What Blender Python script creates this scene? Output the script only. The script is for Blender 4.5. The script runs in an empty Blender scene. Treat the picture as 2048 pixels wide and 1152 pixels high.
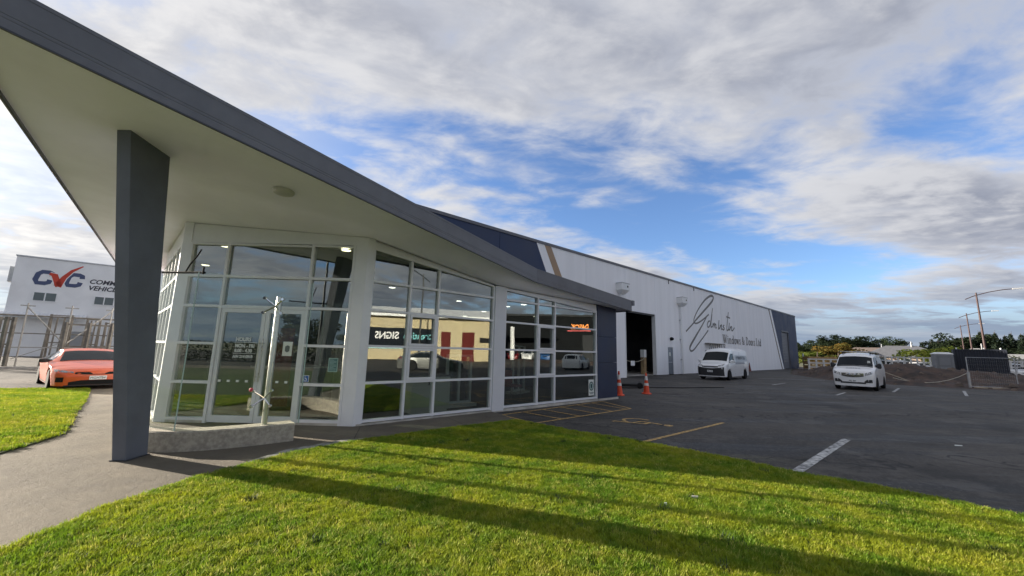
import bpy, bmesh, math, random
import numpy as np
from mathutils import Vector, Matrix

random.seed(7)
rng = np.random.default_rng(7)
sc = bpy.context.scene
COL = sc.collection
rad = math.radians

# ------------------------------------------------------------------ camera
H = 1.65
cam_d = bpy.data.cameras.new('camera')
cam_d.sensor_width = 36.0
cam_d.lens = 770.0 / 2048.0 * 36.0
cam_d.clip_start = 0.05
cam_d.clip_end = 6000
cam = bpy.data.objects.new('camera', cam_d)
COL.objects.link(cam)
PITCH, ROLL = rad(9.15), rad(1.51)
fw = Vector((0, math.cos(PITCH), math.sin(PITCH)))
up0 = Vector((0, -math.sin(PITCH), math.cos(PITCH)))
rt0 = Vector((1, 0, 0))
rt = rt0 * math.cos(ROLL) + up0 * math.sin(ROLL)
up = up0 * math.cos(ROLL) - rt0 * math.sin(ROLL)
cam.matrix_world = Matrix(((rt.x, up.x, -fw.x, 0), (rt.y, up.y, -fw.y, 0), (rt.z, up.z, -fw.z, H), (0, 0, 0, 1)))
sc.camera = cam

# ------------------------------------------------------------------ sky, sun, exposure
SUN_AZ, SUN_EL = rad(-74.5), rad(14.0)          # azimuth from +Y towards +X
SUN_DIR = Vector((math.sin(SUN_AZ) * math.cos(SUN_EL), math.cos(SUN_AZ) * math.cos(SUN_EL), math.sin(SUN_EL)))
sc.view_settings.view_transform = 'Standard'
sc.view_settings.look = 'None'
sc.view_settings.gamma = 1.0
sc.view_settings.exposure = 1.5
sc.view_settings.use_curve_mapping = False
world = bpy.data.worlds.new('World')
sc.world = world
world.use_nodes = True
wt = world.node_tree
wt.nodes.clear()


def nd(t, typ, ins=None, **kw):
    n = t.nodes.new(typ)
    for k, v in kw.items():
        setattr(n, k, v)
    if ins:
        for k, v in ins.items():
            if hasattr(v, 'node') or isinstance(v, bpy.types.NodeSocket):
                t.links.new(v, n.inputs[k])
            else:
                n.inputs[k].default_value = v
    return n


def mth(t, op, a, b=None, c=None, clamp=False):
    n = t.nodes.new('ShaderNodeMath')
    n.operation = op
    n.use_clamp = clamp
    for i, v in enumerate((a, b, c)):
        if v is None:
            continue
        if isinstance(v, bpy.types.NodeSocket):
            t.links.new(v, n.inputs[i])
        else:
            n.inputs[i].default_value = v
    return n.outputs[0]


def mapr(t, v, a, b, c=0.0, d=1.0, smooth=True):
    n = t.nodes.new('ShaderNodeMapRange')
    n.interpolation_type = 'SMOOTHSTEP' if smooth else 'LINEAR'
    t.links.new(v, n.inputs[0])
    for i, x in zip((1, 2, 3, 4), (a, b, c, d)):
        n.inputs[i].default_value = x
    return n.outputs[0]


def mixc(t, f, a, b):
    n = t.nodes.new('ShaderNodeMix')
    n.data_type = 'RGBA'
    for i, v in ((0, f), (6, a), (7, b)):
        if isinstance(v, bpy.types.NodeSocket):
            t.links.new(v, n.inputs[i])
        elif i == 0:
            n.inputs[i].default_value = v
        else:
            n.inputs[i].default_value = (v[0], v[1], v[2], 1)
    return n.outputs[2]


def build_sky():
    t = wt
    tc = nd(t, 'ShaderNodeTexCoord').outputs['Generated']
    sep = nd(t, 'ShaderNodeSeparateXYZ', {0: tc})
    x, y, z = sep.outputs
    sky = nd(t, 'ShaderNodeTexSky', sky_type='NISHITA')
    sky.sun_disc = False
    sky.sun_elevation = SUN_EL
    sky.sun_rotation = SUN_AZ
    sky.air_density = 1.0
    sky.dust_density = 0.25
    sky.ozone_density = 3.5
    skyc = nd(t, 'ShaderNodeVectorMath', {0: sky.outputs[0], 1: (0.076, 0.075, 0.085)}, operation='MULTIPLY')
    # a cloud deck: directions are projected on a level layer overhead
    zz = mth(t, 'ADD', mth(t, 'MAXIMUM', z, 0.0), 0.10)
    px = mth(t, 'DIVIDE', x, zz)
    py = mth(t, 'DIVIDE', y, zz)
    pos = nd(t, 'ShaderNodeCombineXYZ', {0: px, 1: py, 2: 0.0}).outputs[0]
    mp = nd(t, 'ShaderNodeMapping', {0: pos})
    mp.inputs['Rotation'].default_value = (0, 0, rad(-20))
    mp.inputs['Scale'].default_value = (0.8, 1.15, 1.0)
    mp.inputs['Location'].default_value = (SKX, SKY_, 0.0)
    v = mp.outputs[0]
    n1 = nd(t, 'ShaderNodeTexNoise', {'Vector': v, 'Scale': 0.85, 'Detail': 10.0, 'Roughness': 0.55, 'Distortion': 0.25}).outputs[0]
    n2 = nd(t, 'ShaderNodeTexNoise', {'Vector': v, 'Scale': 3.6, 'Detail': 9.0, 'Roughness': 0.58, 'Distortion': 0.3}).outputs[0]
    # the long gap in the deck
    gx = mth(t, 'SUBTRACT', px, 1.55)
    gy = mth(t, 'SUBTRACT', py, 2.45)
    ca, sa = math.cos(rad(17)), math.sin(rad(17))
    ga = mth(t, 'ADD', mth(t, 'MULTIPLY', gx, ca), mth(t, 'MULTIPLY', gy, sa))
    gb = mth(t, 'SUBTRACT', mth(t, 'MULTIPLY', gy, ca), mth(t, 'MULTIPLY', gx, sa))
    gd = mth(t, 'SQRT', mth(t, 'ADD', mth(t, 'POWER', mth(t, 'ABSOLUTE', mth(t, 'DIVIDE', ga, 2.0)), 2.0), mth(t, 'POWER', mth(t, 'ABSOLUTE', mth(t, 'DIVIDE', gb, 0.55)), 2.0)))
    gap = mapr(t, gd, 0.0, 1.45, 0.235, 0.0)
    dens = mth(t, 'SUBTRACT', mth(t, 'ADD', mth(t, 'MULTIPLY', n1, 0.64), mth(t, 'MULTIPLY', n2, 0.36)), gap)
    cov = mapr(t, dens, 0.345, 0.52)
    thick = mapr(t, dens, 0.42, 0.62)
    # brighter towards the sun (forward scattering)
    dt = nd(t, 'ShaderNodeVectorMath', {0: tc}, operation='DOT_PRODUCT')
    dt.inputs[1].default_value = SUN_DIR
    dp = mth(t, 'MAXIMUM', dt.outputs['Value'], 0.0)
    g1 = mth(t, 'POWER', dp, 2.5)
    g2 = mth(t, 'POWER', dp, 18.0)
    # light edges, grey bellies: compare the density with that a little nearer the sun
    off = nd(t, 'ShaderNodeVectorMath', {0: v, 1: (-0.16, 0.05, 0.0)}, operation='ADD').outputs[0]
    off2 = nd(t, 'ShaderNodeVectorMath', {0: v, 1: (-0.05, 0.016, 0.0)}, operation='ADD').outputs[0]
    n1b = nd(t, 'ShaderNodeTexNoise', {'Vector': off, 'Scale': 0.85, 'Detail': 10.0, 'Roughness': 0.55, 'Distortion': 0.25}).outputs[0]
    n2b = nd(t, 'ShaderNodeTexNoise', {'Vector': off2, 'Scale': 3.6, 'Detail': 9.0, 'Roughness': 0.58, 'Distortion': 0.3}).outputs[0]
    rim = mapr(t, mth(t, 'ADD', mth(t, 'SUBTRACT', n1, n1b), mth(t, 'MULTIPLY', mth(t, 'SUBTRACT', n2, n2b), 0.38)), -0.08, 0.11)
    lit = mixc(t, thick, (0.215, 0.224, 0.250), (0.112, 0.122, 0.152))
    lit = mixc(t, mth(t, 'MULTIPLY', rim, 0.75), lit, (0.272, 0.273, 0.282))
    glow = mth(t, 'ADD', mth(t, 'MULTIPLY', g1, 0.13), mth(t, 'MULTIPLY', g2, 0.26))
    glow = mth(t, 'MULTIPLY', glow, mapr(t, n2, 0.30, 0.70, 0.55, 1.25))
    glc = nd(t, 'ShaderNodeVectorMath', {0: (0.68, 0.62, 0.50)}, operation='SCALE')
    t.links.new(glow, glc.inputs['Scale'])
    cl = nd(t, 'ShaderNodeVectorMath', {0: lit, 1: glc.outputs[0]}, operation='ADD').outputs[0]
    # far decks seen edge-on near the horizon
    str_ = nd(t, 'ShaderNodeCombineXYZ', {0: mth(t, 'MULTIPLY', x, 2.2), 1: mth(t, 'MULTIPLY', y, 2.2), 2: mth(t, 'MULTIPLY', z, 22.0)}).outputs[0]
    n4 = nd(t, 'ShaderNodeTexNoise', {'Vector': str_, 'Scale': 1.3, 'Detail': 7.0, 'Roughness': 0.55}).outputs[0]
    low = mapr(t, z, 0.03, 0.165, 1.0, 0.0)
    veil = mth(t, 'MULTIPLY', low, mapr(t, n4, 0.28, 0.55, 0.45, 1.0))
    cov2 = mth(t, 'MAXIMUM', mth(t, 'MAXIMUM', cov, veil), mapr(t, dp, 0.55, 0.92, 0.0, 0.8))
    farc = mixc(t, mapr(t, n4, 0.42, 0.66), (0.088, 0.118, 0.165), (0.155, 0.175, 0.208))
    farc = nd(t, 'ShaderNodeVectorMath', {0: farc, 1: glc.outputs[0]}, operation='ADD').outputs[0]
    clv = mixc(t, mapr(t, z, 0.04, 0.165, 0.92, 0.0), cl, farc)
    fin = mixc(t, cov2, skyc.outputs[0], clv)
    bg = nd(t, 'ShaderNodeBackground', {0: fin, 1: 1.0})
    nd(t, 'ShaderNodeOutputWorld', {0: bg.outputs[0]})


SKX, SKY_ = 7.7, 2.3
build_sky()
sun_d = bpy.data.lights.new('sun', 'SUN')
sun_d.energy = 5.0
sun_d.angle = rad(0.53)
sun_d.color = (1.0, 0.89, 0.74)
sun = bpy.data.objects.new('sun', sun_d)
COL.objects.link(sun)
sun.rotation_euler = SUN_DIR.to_track_quat('Z', 'Y').to_euler()
sun.location = (0, 0, 40)

# ------------------------------------------------------------------ materials
MATS = {}


def mat(name, col, rough=0.6, metal=0.0, var=0.0, vscale=3.0, bump=0.0, bscale=40.0, col2=None, spec=0.5, coat=0.0, emit=None, estr=0.0, stretch=None):
    if name in MATS:
        return MATS[name]
    m = bpy.data.materials.new(name)
    m.use_nodes = True
    t = m.node_tree
    b = t.nodes['Principled BSDF']
    b.inputs['Roughness'].default_value = rough
    b.inputs['Metallic'].default_value = metal
    b.inputs['Specular IOR Level'].default_value = spec
    b.inputs['Coat Weight'].default_value = coat
    b.inputs['Base Color'].default_value = (*col, 1)
    pos = None
    if var or bump or col2:
        pos = nd(t, 'ShaderNodeNewGeometry').outputs['Position']
        if stretch:
            mp = nd(t, 'ShaderNodeMapping', {0: pos})
            mp.inputs['Rotation'].default_value = (0, 0, stretch[0])
            mp.inputs['Scale'].default_value = stretch[1]
            pos = mp.outputs[0]
    if var or col2:
        c2 = col2 or tuple(max(0.0, c * (1 - var)) for c in col)
        c1 = col if col2 else tuple(min(1.0, c * (1 + var)) for c in col)
        n = nd(t, 'ShaderNodeTexNoise', {'Vector': pos, 'Scale': vscale, 'Detail': 8.0, 'Roughness': 0.62}).outputs[0]
        c = mixc(t, mapr(t, n, 0.32, 0.68), c2, c1)
        t.links.new(c, b.inputs['Base Color'])
        r = mapr(t, n, 0.3, 0.7, max(0, rough - 0.08), min(1, rough + 0.08))
        t.links.new(r, b.inputs['Roughness'])
    if bump:
        n = nd(t, 'ShaderNodeTexNoise', {'Vector': pos, 'Scale': bscale, 'Detail': 5.0, 'Roughness': 0.6}).outputs[0]
        bp = nd(t, 'ShaderNodeBump', {'Height': n, 'Strength': bump, 'Distance': 0.02})
        t.links.new(bp.outputs[0], b.inputs['Normal'])
    if emit:
        b.inputs['Emission Color'].default_value = (*emit, 1)
        b.inputs['Emission Strength'].default_value = estr
    MATS[name] = m
    return m


def glass_mat(name, tint, base, pw=4.0, rough=0.0):
    m = bpy.data.materials.new(name)
    m.use_nodes = True
    t = m.node_tree
    t.nodes.clear()
    lw = nd(t, 'ShaderNodeLayerWeight', {0: 0.5}).outputs['Facing']
    f = mth(t, 'ADD', mth(t, 'MULTIPLY', mth(t, 'POWER', lw, pw), 1 - base), base, clamp=True)
    tr = nd(t, 'ShaderNodeBsdfTransparent', {0: (*tint, 1)})
    pos = nd(t, 'ShaderNodeNewGeometry').outputs['Position']
    wv = nd(t, 'ShaderNodeTexNoise', {'Vector': pos, 'Scale': 1.3, 'Detail': 1.5, 'Roughness': 0.4}).outputs[0]
    wb_ = nd(t, 'ShaderNodeBump', {'Height': wv, 'Strength': 0.05, 'Distance': 0.02})
    gl = nd(t, 'ShaderNodeBsdfGlossy', {0: (0.93, 0.96, 0.95, 1), 'Roughness': rough, 'Normal': wb_.outputs[0]})
    mx = nd(t, 'ShaderNodeMixShader', {0: f, 1: tr.outputs[0], 2: gl.outputs[0]})
    nd(t, 'ShaderNodeOutputMaterial', {0: mx.outputs[0]})
    return m


M_GLASS = glass_mat('facade_glass', (0.74, 0.79, 0.76), 0.17, 3.5)
M_SCREEN = glass_mat('screen_glass', (0.94, 0.965, 0.95), 0.022, 6.0)
M_WHITE_AL = mat('white_aluminium', (0.68, 0.69, 0.72), 0.38, var=0.04, vscale=2.0)
M_SOFFIT = mat('soffit_paint', (0.85, 0.85, 0.96), 0.75, var=0.04, vscale=0.8, bump=0.05, bscale=30)
M_FASCIA = mat('fascia_metal', (0.125, 0.130, 0.150), 0.45, var=0.12, vscale=1.5, spec=0.4)
M_FASCIA2 = mat('fascia_drip', (0.03, 0.034, 0.042), 0.5)
M_PILLAR = mat('pillar_paint', (0.115, 0.128, 0.155), 0.62, var=0.16, vscale=1.2, bump=0.15, bscale=60)
M_NAVY = mat('navy_cladding', (0.016, 0.028, 0.066), 0.5, var=0.15, vscale=1.0, bump=0.05, bscale=50)
M_CONC = mat('concrete_plinth', (0.42, 0.40, 0.36), 0.85, var=0.22, vscale=2.2, bump=0.3, bscale=50)
M_BLACK = mat('black_rubber', (0.012, 0.012, 0.013), 0.85, spec=0.2)
M_DARKMET = mat('dark_metal', (0.05, 0.052, 0.055), 0.45, metal=0.6)
M_STEEL = mat('brushed_steel', (0.50, 0.49, 0.46), 0.34, metal=1.0, var=0.1, vscale=8)
M_GALV = mat('galvanised', (0.45, 0.46, 0.47), 0.45, metal=0.7, var=0.12, vscale=6)
M_WHITEP = mat('white_paint', (0.74, 0.75, 0.76), 0.5, var=0.04, vscale=1.5)


def panel_white():
    m = mat('precast_white', (0.83, 0.84, 0.87), 0.7, var=0.04, vscale=1.0, bump=0.015, bscale=5.0, stretch=(0.0, (1.6, 1.6, 0.12)))
    return m


M_WALLW = panel_white()
M_WALLNAVY = mat('precast_navy', (0.016, 0.032, 0.085), 0.6, var=0.12, vscale=0.6, bump=0.1, bscale=9.0)
M_TAN = mat('tan_stripe', (0.34, 0.235, 0.15), 0.6, var=0.06, vscale=1.0)
M_SIGNGREY = mat('sign_grey', (0.13, 0.125, 0.12), 0.5)
M_TAIL = mat('tail_red', (0.28, 0.01, 0.01), 0.2, coat=0.5)
M_LAMP = mat('lamp_clear', (0.20, 0.21, 0.22), 0.10, metal=0.5, coat=1.0)
M_CARGLASS = mat('car_glass', (0.010, 0.014, 0.018), 0.06, spec=0.14)
M_RIM = mat('wheel_rim', (0.42, 0.43, 0.44), 0.28, metal=0.9)
M_CHROME = mat('chrome', (0.75, 0.76, 0.77), 0.08, metal=1.0)


# ------------------------------------------------------------------ mesh helpers
class MB:
    def __init__(s, frame=None):
        s.v, s.f, s.fr = [], [], frame

    def P(s, p):
        if s.fr is None:
            return (float(p[0]), float(p[1]), float(p[2]))
        o, a, b, c = s.fr
        return tuple(o[i] + a[i] * p[0] + b[i] * p[1] + c[i] * p[2] for i in range(3))

    def add(s, vs, fs):
        k = len(s.v)
        s.v += [s.P(p) for p in vs]
        s.f += [tuple(i + k for i in f) for f in fs]
        return s

    def box(s, x0, x1, y0, y1, z0, z1):
        return s.add([(x0, y0, z0), (x1, y0, z0), (x1, y1, z0), (x0, y1, z0), (x0, y0, z1), (x1, y0, z1), (x1, y1, z1), (x0, y1, z1)],
                     [(0, 3, 2, 1), (4, 5, 6, 7), (0, 1, 5, 4), (1, 2, 6, 5), (2, 3, 7, 6), (3, 0, 4, 7)])

    def prism(s, poly, a, b, axis='y'):
        """polygon in the two other axes swept along axis from a to b"""
        n = len(poly)
        if axis == 'y':
            lo, hi = [(p[0], a, p[1]) for p in poly], [(p[0], b, p[1]) for p in poly]
        elif axis == 'z':
            lo, hi = [(p[0], p[1], a) for p in poly], [(p[0], p[1], b) for p in poly]
        else:
            lo, hi = [(a, p[0], p[1]) for p in poly], [(b, p[0], p[1]) for p in poly]
        return s.add(lo + hi, [tuple(range(n))[::-1], tuple(range(n, 2 * n))] + [(i, (i + 1) % n, n + (i + 1) % n, n + i) for i in range(n)])

    def loft(s, rings, caps=True, close=True):
        n = len(rings[0])
        vs = [p for r in rings for p in r]
        fs = []
        for i in range(len(rings) - 1):
            for j in range(n if close else n - 1):
                k = (j + 1) % n
                fs.append((i * n + j, i * n + k, (i + 1) * n + k, (i + 1) * n + j))
        if caps:
            fs.append(tuple(range(n))[::-1])
            fs.append(tuple((len(rings) - 1) * n + j for j in range(n)))
        return s.add(vs, fs)

    def tube(s, a, b, r, n=8, r2=None):
        a, b = Vector(a), Vector(b)
        d = (b - a).normalized()
        u = d.orthogonal().normalized()
        w = d.cross(u)
        r2 = r if r2 is None else r2
        ring = lambda c, q: [tuple(c + u * (q * math.cos(2 * math.pi * i / n)) + w * (q * math.sin(2 * math.pi * i / n))) for i in range(n)]
        return s.loft([ring(a, r), ring(b, r2)])

    def path(s, pts, r, n=6):
        for a, b in zip(pts[:-1], pts[1:]):
            s.tube(a, b, r, n)
        return s

    def bar(s, a, b, w, h):
        """rectangular bar from a to b"""
        a, b = Vector(a), Vector(b)
        d = (b - a).normalized()
        u = d.cross(Vector((0, 0, 1)))
        u = Vector((1, 0, 0)) if u.length < 1e-4 else u.normalized()
        v = u.cross(d)
        r = lambda c: [tuple(c + u * x * w / 2 + v * y * h / 2) for x, y in ((-1, -1), (1, -1), (1, 1), (-1, 1))]
        return s.loft([r(a), r(b)])

    def lathe(s, prof, c=(0, 0, 0), n=20, axis='z'):
        rings = []
        for r, z in prof:
            ring = []
            for i in range(n):
                a = 2 * math.pi * i / n
                p = (r * math.cos(a), r * math.sin(a), z)
                if axis == 'y':
                    p = (p[0], p[2], p[1])
                elif axis == 'x':
                    p = (p[2], p[0], p[1])
                ring.append((c[0] + p[0], c[1] + p[1], c[2] + p[2]))
            rings.append(ring)
        return s.loft(rings)

    def sheet(s, poly, z):
        return s.add([(p[0], p[1], z) for p in poly], [tuple(range(len(poly)))])

    def build(s, name, m, parent=None, smooth=None, fix=True):
        me = bpy.data.meshes.new(name)
        vs = s.v
        if parent is not None:
            inv = root_inv(parent)
            if inv is not None:
                vs = [tuple(inv @ Vector(p)) for p in vs]
        me.from_pydata(vs, [], s.f)
        if fix:
            bm = bmesh.new()
            bm.from_mesh(me)
            bmesh.ops.recalc_face_normals(bm, faces=bm.faces)
            bm.to_mesh(me)
            bm.free()
        for mm in (m if isinstance(m, (list, tuple)) else [m]):
            me.materials.append(mm)
        if smooth is not None:
            me.polygons.foreach_set('use_smooth', [True] * len(me.polygons))
            me.set_sharp_from_angle(angle=rad(smooth))
        o = bpy.data.objects.new(name, me)
        COL.objects.link(o)
        if parent is not None:
            o.parent = parent
        return o


ROOTM = {}


def root_inv(o):
    while o.parent is not None:
        o = o.parent
    return ROOTM.get(o.name)


def tag(o, label, cat=None, group=None, kind=None):
    if label:
        o['label'] = label
    if cat:
        o['category'] = cat
    if group:
        o['group'] = group
    if kind:
        o['kind'] = kind
    return o


def thing(name, label, cat, loc=(0, 0, 0), rz=0.0, group=None):
    o = bpy.data.objects.new(name, None)
    o.empty_display_size = 0.3
    COL.objects.link(o)
    o.location = loc
    o.rotation_euler = (0, 0, rz)
    ROOTM[o.name] = (Matrix.Translation(loc) @ Matrix.Rotation(rz, 4, 'Z')).inverted()
    return tag(o, label, cat, group)


def copy_tree(o, parent=None):
    c = o.copy()
    COL.objects.link(c)
    c.parent = parent
    for ch in list(o.children):
        copy_tree(ch, c)
    return c


def place(o, loc, rz, scale=None):
    o.location = loc
    o.rotation_euler = (0, 0, rz)
    if scale:
        o.scale = scale if isinstance(scale, (tuple, list)) else (scale,) * 3
    return o


def fr(o, rz, ):
    """frame with X along rz, Y left of it, Z up"""
    c, s_ = math.cos(rz), math.sin(rz)
    return (o, (c, s_, 0), (-s_, c, 0), (0, 0, 1))


def text_mesh(body, size, frame, m, name, parent, shear=0.0, bold=0.0, align='LEFT', depth=0.01, xs=1.0, space=1.0):
    """text in the frame's X (right) and Z (up); it faces -Y"""
    cu = bpy.data.curves.new('lettering', 'FONT')
    cu.body = body
    cu.size = size
    cu.shear = shear
    cu.offset = bold
    cu.align_x = align
    cu.extrude = depth / 2
    cu.space_character = space
    cu.resolution_u = 3
    to = bpy.data.objects.new('lettering_tmp', cu)
    COL.objects.link(to)
    bpy.context.view_layer.update()
    me = bpy.data.meshes.new_from_object(to.evaluated_get(bpy.context.evaluated_depsgraph_get()))
    b = MB(frame)
    b.add([(v.co.x * xs, -v.co.z, v.co.y) for v in me.vertices], [tuple(p.vertices) for p in me.polygons])
    bpy.data.objects.remove(to)
    bpy.data.curves.remove(cu)
    bpy.data.meshes.remove(me)
    return b.build(name, m, parent, fix=False)


AZ = rad(48.4)
RZ = math.pi / 2 - AZ                       # X axis of the buildings' frame
D1 = Vector((math.sin(AZ), math.cos(AZ), 0))
D2 = Vector((-math.cos(AZ), math.sin(AZ), 0))
C0 = Vector((-3.25, 8.40, 0))
FS = (tuple(C0), tuple(D1), tuple(D2), (0, 0, 1))           # showroom frame: X along the glass front, Y inwards
W0 = Vector((11.69, 31.12, 0))
FW = (tuple(W0), tuple(D1), tuple(D2), (0, 0, 1))           # warehouse frame


def S(x, y, z=0.0):
    p = C0 + D1 * x + D2 * y
    return Vector((p.x, p.y, z))


# ------------------------------------------------------------------ ground
def ground_mats():
    m = bpy.data.materials.new('asphalt')
    m.use_nodes = True
    t = m.node_tree
    b = t.nodes['Principled BSDF']
    pos = nd(t, 'ShaderNodeNewGeometry').outputs['Position']
    big = nd(t, 'ShaderNodeTexNoise', {'Vector': pos, 'Scale': 0.22, 'Detail': 7.0, 'Roughness': 0.6}).outputs[0]
    mp = nd(t, 'ShaderNodeMapping', {0: pos})
    mp.inputs['Rotation'].default_value = (0, 0, rad(14))
    mp.inputs['Scale'].default_value = (0.09, 1.1, 1)
    st = nd(t, 'ShaderNodeTexNoise', {'Vector': mp.outputs[0], 'Scale': 1.0, 'Detail': 6.0, 'Roughness': 0.65, 'Distortion': 0.5}).outputs[0]
    fine = nd(t, 'ShaderNodeTexNoise', {'Vector': pos, 'Scale': 40.0, 'Detail': 5.0, 'Roughness': 0.75}).outputs[0]
    c = mixc(t, mapr(t, big, 0.3, 0.7), (0.031, 0.0282, 0.0252), (0.080, 0.0725, 0.064))
    c = mixc(t, mapr(t, st, 0.485, 0.565, 0.0, 0.9), c, (0.012, 0.0112, 0.0105))
    c = mixc(t, mapr(t, st, 0.33, 0.44, 0.5, 0.0), c, (0.085, 0.083, 0.081))
    grit = nd(t, 'ShaderNodeTexNoise', {'Vector': pos, 'Scale': 16.0, 'Detail': 8.0, 'Roughness': 0.85}).outputs[0]
    c = mixc(t, mapr(t, grit, 0.50, 0.66, 0.0, 0.75), c, (0.125, 0.114, 0.101))
    c = mixc(t, mapr(t, grit, 0.36, 0.47, 0.7, 0.0), c, (0.010, 0.010, 0.010))
    c = mixc(t, mapr(t, fine, 0.52, 0.74, 0.0, 0.6), c, (0.16, 0.147, 0.132))
    spot = nd(t, 'ShaderNodeTexVoronoi', {'Vector': nd(t, 'ShaderNodeVectorMath', {0: pos, 1: nd(t, 'ShaderNodeTexNoise', {'Vector': pos, 'Scale': 1.6, 'Detail': 4.0}).outputs['Color']}, operation='ADD').outputs[0], 'Scale': 0.36, 'Randomness': 1.0}).outputs[0]
    c = mixc(t, mapr(t, spot, 0.10, 0.34, 0.75, 0.0), c, (0.012, 0.0118, 0.0115))
    pat = nd(t, 'ShaderNodeTexNoise', {'Vector': pos, 'Scale': 0.9, 'Detail': 7.0, 'Roughness': 0.7}).outputs[0]
    c = mixc(t, mapr(t, pat, 0.52, 0.62, 0.0, 0.55), c, (0.098, 0.090, 0.080))
    # crack lines sealed with tar
    mp2 = nd(t, 'ShaderNodeMapping', {0: pos})
    mp2.inputs['Rotation'].default_value = (0, 0, rad(20))
    mp2.inputs['Scale'].default_value = (0.10, 0.34, 1)
    vd = nd(t, 'ShaderNodeTexNoise', {'Vector': pos, 'Scale': 0.7, 'Detail': 3.0})
    vv = nd(t, 'ShaderNodeVectorMath', {0: mp2.outputs[0], 1: vd.outputs['Color']}, operation='ADD')
    vo = nd(t, 'ShaderNodeTexVoronoi', {'Vector': vv.outputs[0], 'Scale': 1.0}, feature='DISTANCE_TO_EDGE').outputs[0]
    c = mixc(t, mapr(t, vo, 0.004, 0.016, 0.8, 0.0), c, (0.010, 0.010, 0.011))
    t.links.new(c, b.inputs['Base Color'])
    r = mapr(t, st, 0.40, 0.66, 0.88, 0.62)
    t.links.new(r, b.inputs['Roughness'])
    b.inputs['Specular IOR Level'].default_value = 0.4
    bp = nd(t, 'ShaderNodeBump', {'Height': mth(t, 'ADD', fine, grit), 'Strength': 0.6, 'Distance': 0.012})
    t.links.new(bp.outputs[0], b.inputs['Normal'])

    m2 = bpy.data.materials.new('path_concrete')
    m2.use_nodes = True
    t = m2.node_tree
    b = t.nodes['Principled BSDF']
    pos = nd(t, 'ShaderNodeNewGeometry').outputs['Position']
    big = nd(t, 'ShaderNodeTexNoise', {'Vector': pos, 'Scale': 0.55, 'Detail': 8.0, 'Roughness': 0.65}).outputs[0]
    fine = nd(t, 'ShaderNodeTexNoise', {'Vector': pos, 'Scale': 90.0, 'Detail': 3.0, 'Roughness': 0.7}).outputs[0]
    mid = nd(t, 'ShaderNodeTexNoise', {'Vector': pos, 'Scale': 6.0, 'Detail': 9.0, 'Roughness': 0.75}).outputs[0]
    c = mixc(t, mapr(t, big, 0.32, 0.66), (0.098, 0.084, 0.062), (0.176, 0.150, 0.110))
    c = mixc(t, mapr(t, mid, 0.50, 0.72, 0.0, 0.5), c, (0.11, 0.105, 0.095))
    c = mixc(t, mapr(t, fine, 0.5, 0.75, 0.0, 0.5), c, (0.27, 0.25, 0.22))
    t.links.new(c, b.inputs['Base Color'])
    b.inputs['Roughness'].default_value = 0.85
    hh = mth(t, 'ADD', fine, mth(t, 'MULTIPLY', mid, 3.0))
    bp = nd(t, 'ShaderNodeBump', {'Height': hh, 'Strength': 0.8, 'Distance': 0.02})
    t.links.new(bp.outputs[0], b.inputs['Normal'])
    return m, m2


M_ASPH, M_PATH = ground_mats()
M_LAWN = mat('lawn_soil', (0.05, 0.085, 0.012), 0.95, col2=(0.03, 0.05, 0.01), vscale=2.0, bump=0.8, bscale=60)
M_FIELD = mat('field_ground', (0.085, 0.095, 0.045), 0.95, col2=(0.11, 0.10, 0.07), vscale=0.05, bump=0.5, bscale=5)
M_YELLOW = mat('yellow_line_paint', (0.70, 0.44, 0.13), 0.75, col2=(0.10, 0.075, 0.045), vscale=22.0)
M_WHITEL = mat('white_line_paint', (0.60, 0.60, 0.585), 0.75, col2=(0.06, 0.06, 0.06), vscale=13.0)

g = MB().sheet([(-3000, -3000), (3000, -3000), (3000, 3000), (-3000, 3000)], -0.08).build('ground', M_FIELD)
tag(g, 'flat rough ground reaching to the far treeline', None, kind='structure')
asph_poly = [(-75, -70), (95, -70), (95, -30), (52, 4), (38, 19.5), (31.2, 24.0), (27.2, 26.2), (24.8, 30.5), (28.5, 40), (41, 57), (46, 63), (30, 72), (-75, 72)]
a = MB().sheet(asph_poly, -0.034).build('asphalt_yard', M_ASPH)
tag(a, 'worn dark asphalt car park and yard', None, kind='structure')
path_poly = [(-22, -9), (-2.6, -9), (-2.6, 3.0), (-3.2, 5.2), (-2.0, 7.2), (0.28, 9.48), (-0.22, 10.42), (-0.52, 10.86), (-3.2, 8.48), (-7.2, 8.45), (-12.6, 14.4), (-14.3, 14.0), (-15.5, 12.6)]
p = MB()
p.prism(path_poly, -0.2, 0.0, 'z')
p = p.build('footpath', M_PATH)
tag(p, 'weathered concrete path curving between the two lawns to the entrance', None, kind='structure')
# joints sawn in the path
jm = mat('joint_dark', (0.03, 0.028, 0.025), 0.9)
for (x0, y0, x1, y1) in ((-2.72, 7.1, -3.05, 8.30), (-3.78, 5.08, -3.30, 6.05), (-7.70, 7.05, -7.35, 7.75), (-0.9, 8.72, -1.55, 9.80), (-9.45, 8.8, -8.3, 9.7)):
    d = Vector((x1 - x0, y1 - y0, 0)).normalized()
    nrm = Vector((-d.y, d.x, 0)) * 0.006
    q = MB().add([(x0 - nrm.x, y0 - nrm.y, 0.003), (x1 - nrm.x, y1 - nrm.y, 0.003), (x1 + nrm.x, y1 + nrm.y, 0.003), (x0 + nrm.x, y0 + nrm.y, 0.003)], [(0, 1, 2, 3)]).build('path_joint', jm, None)
    q.parent = p

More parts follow.
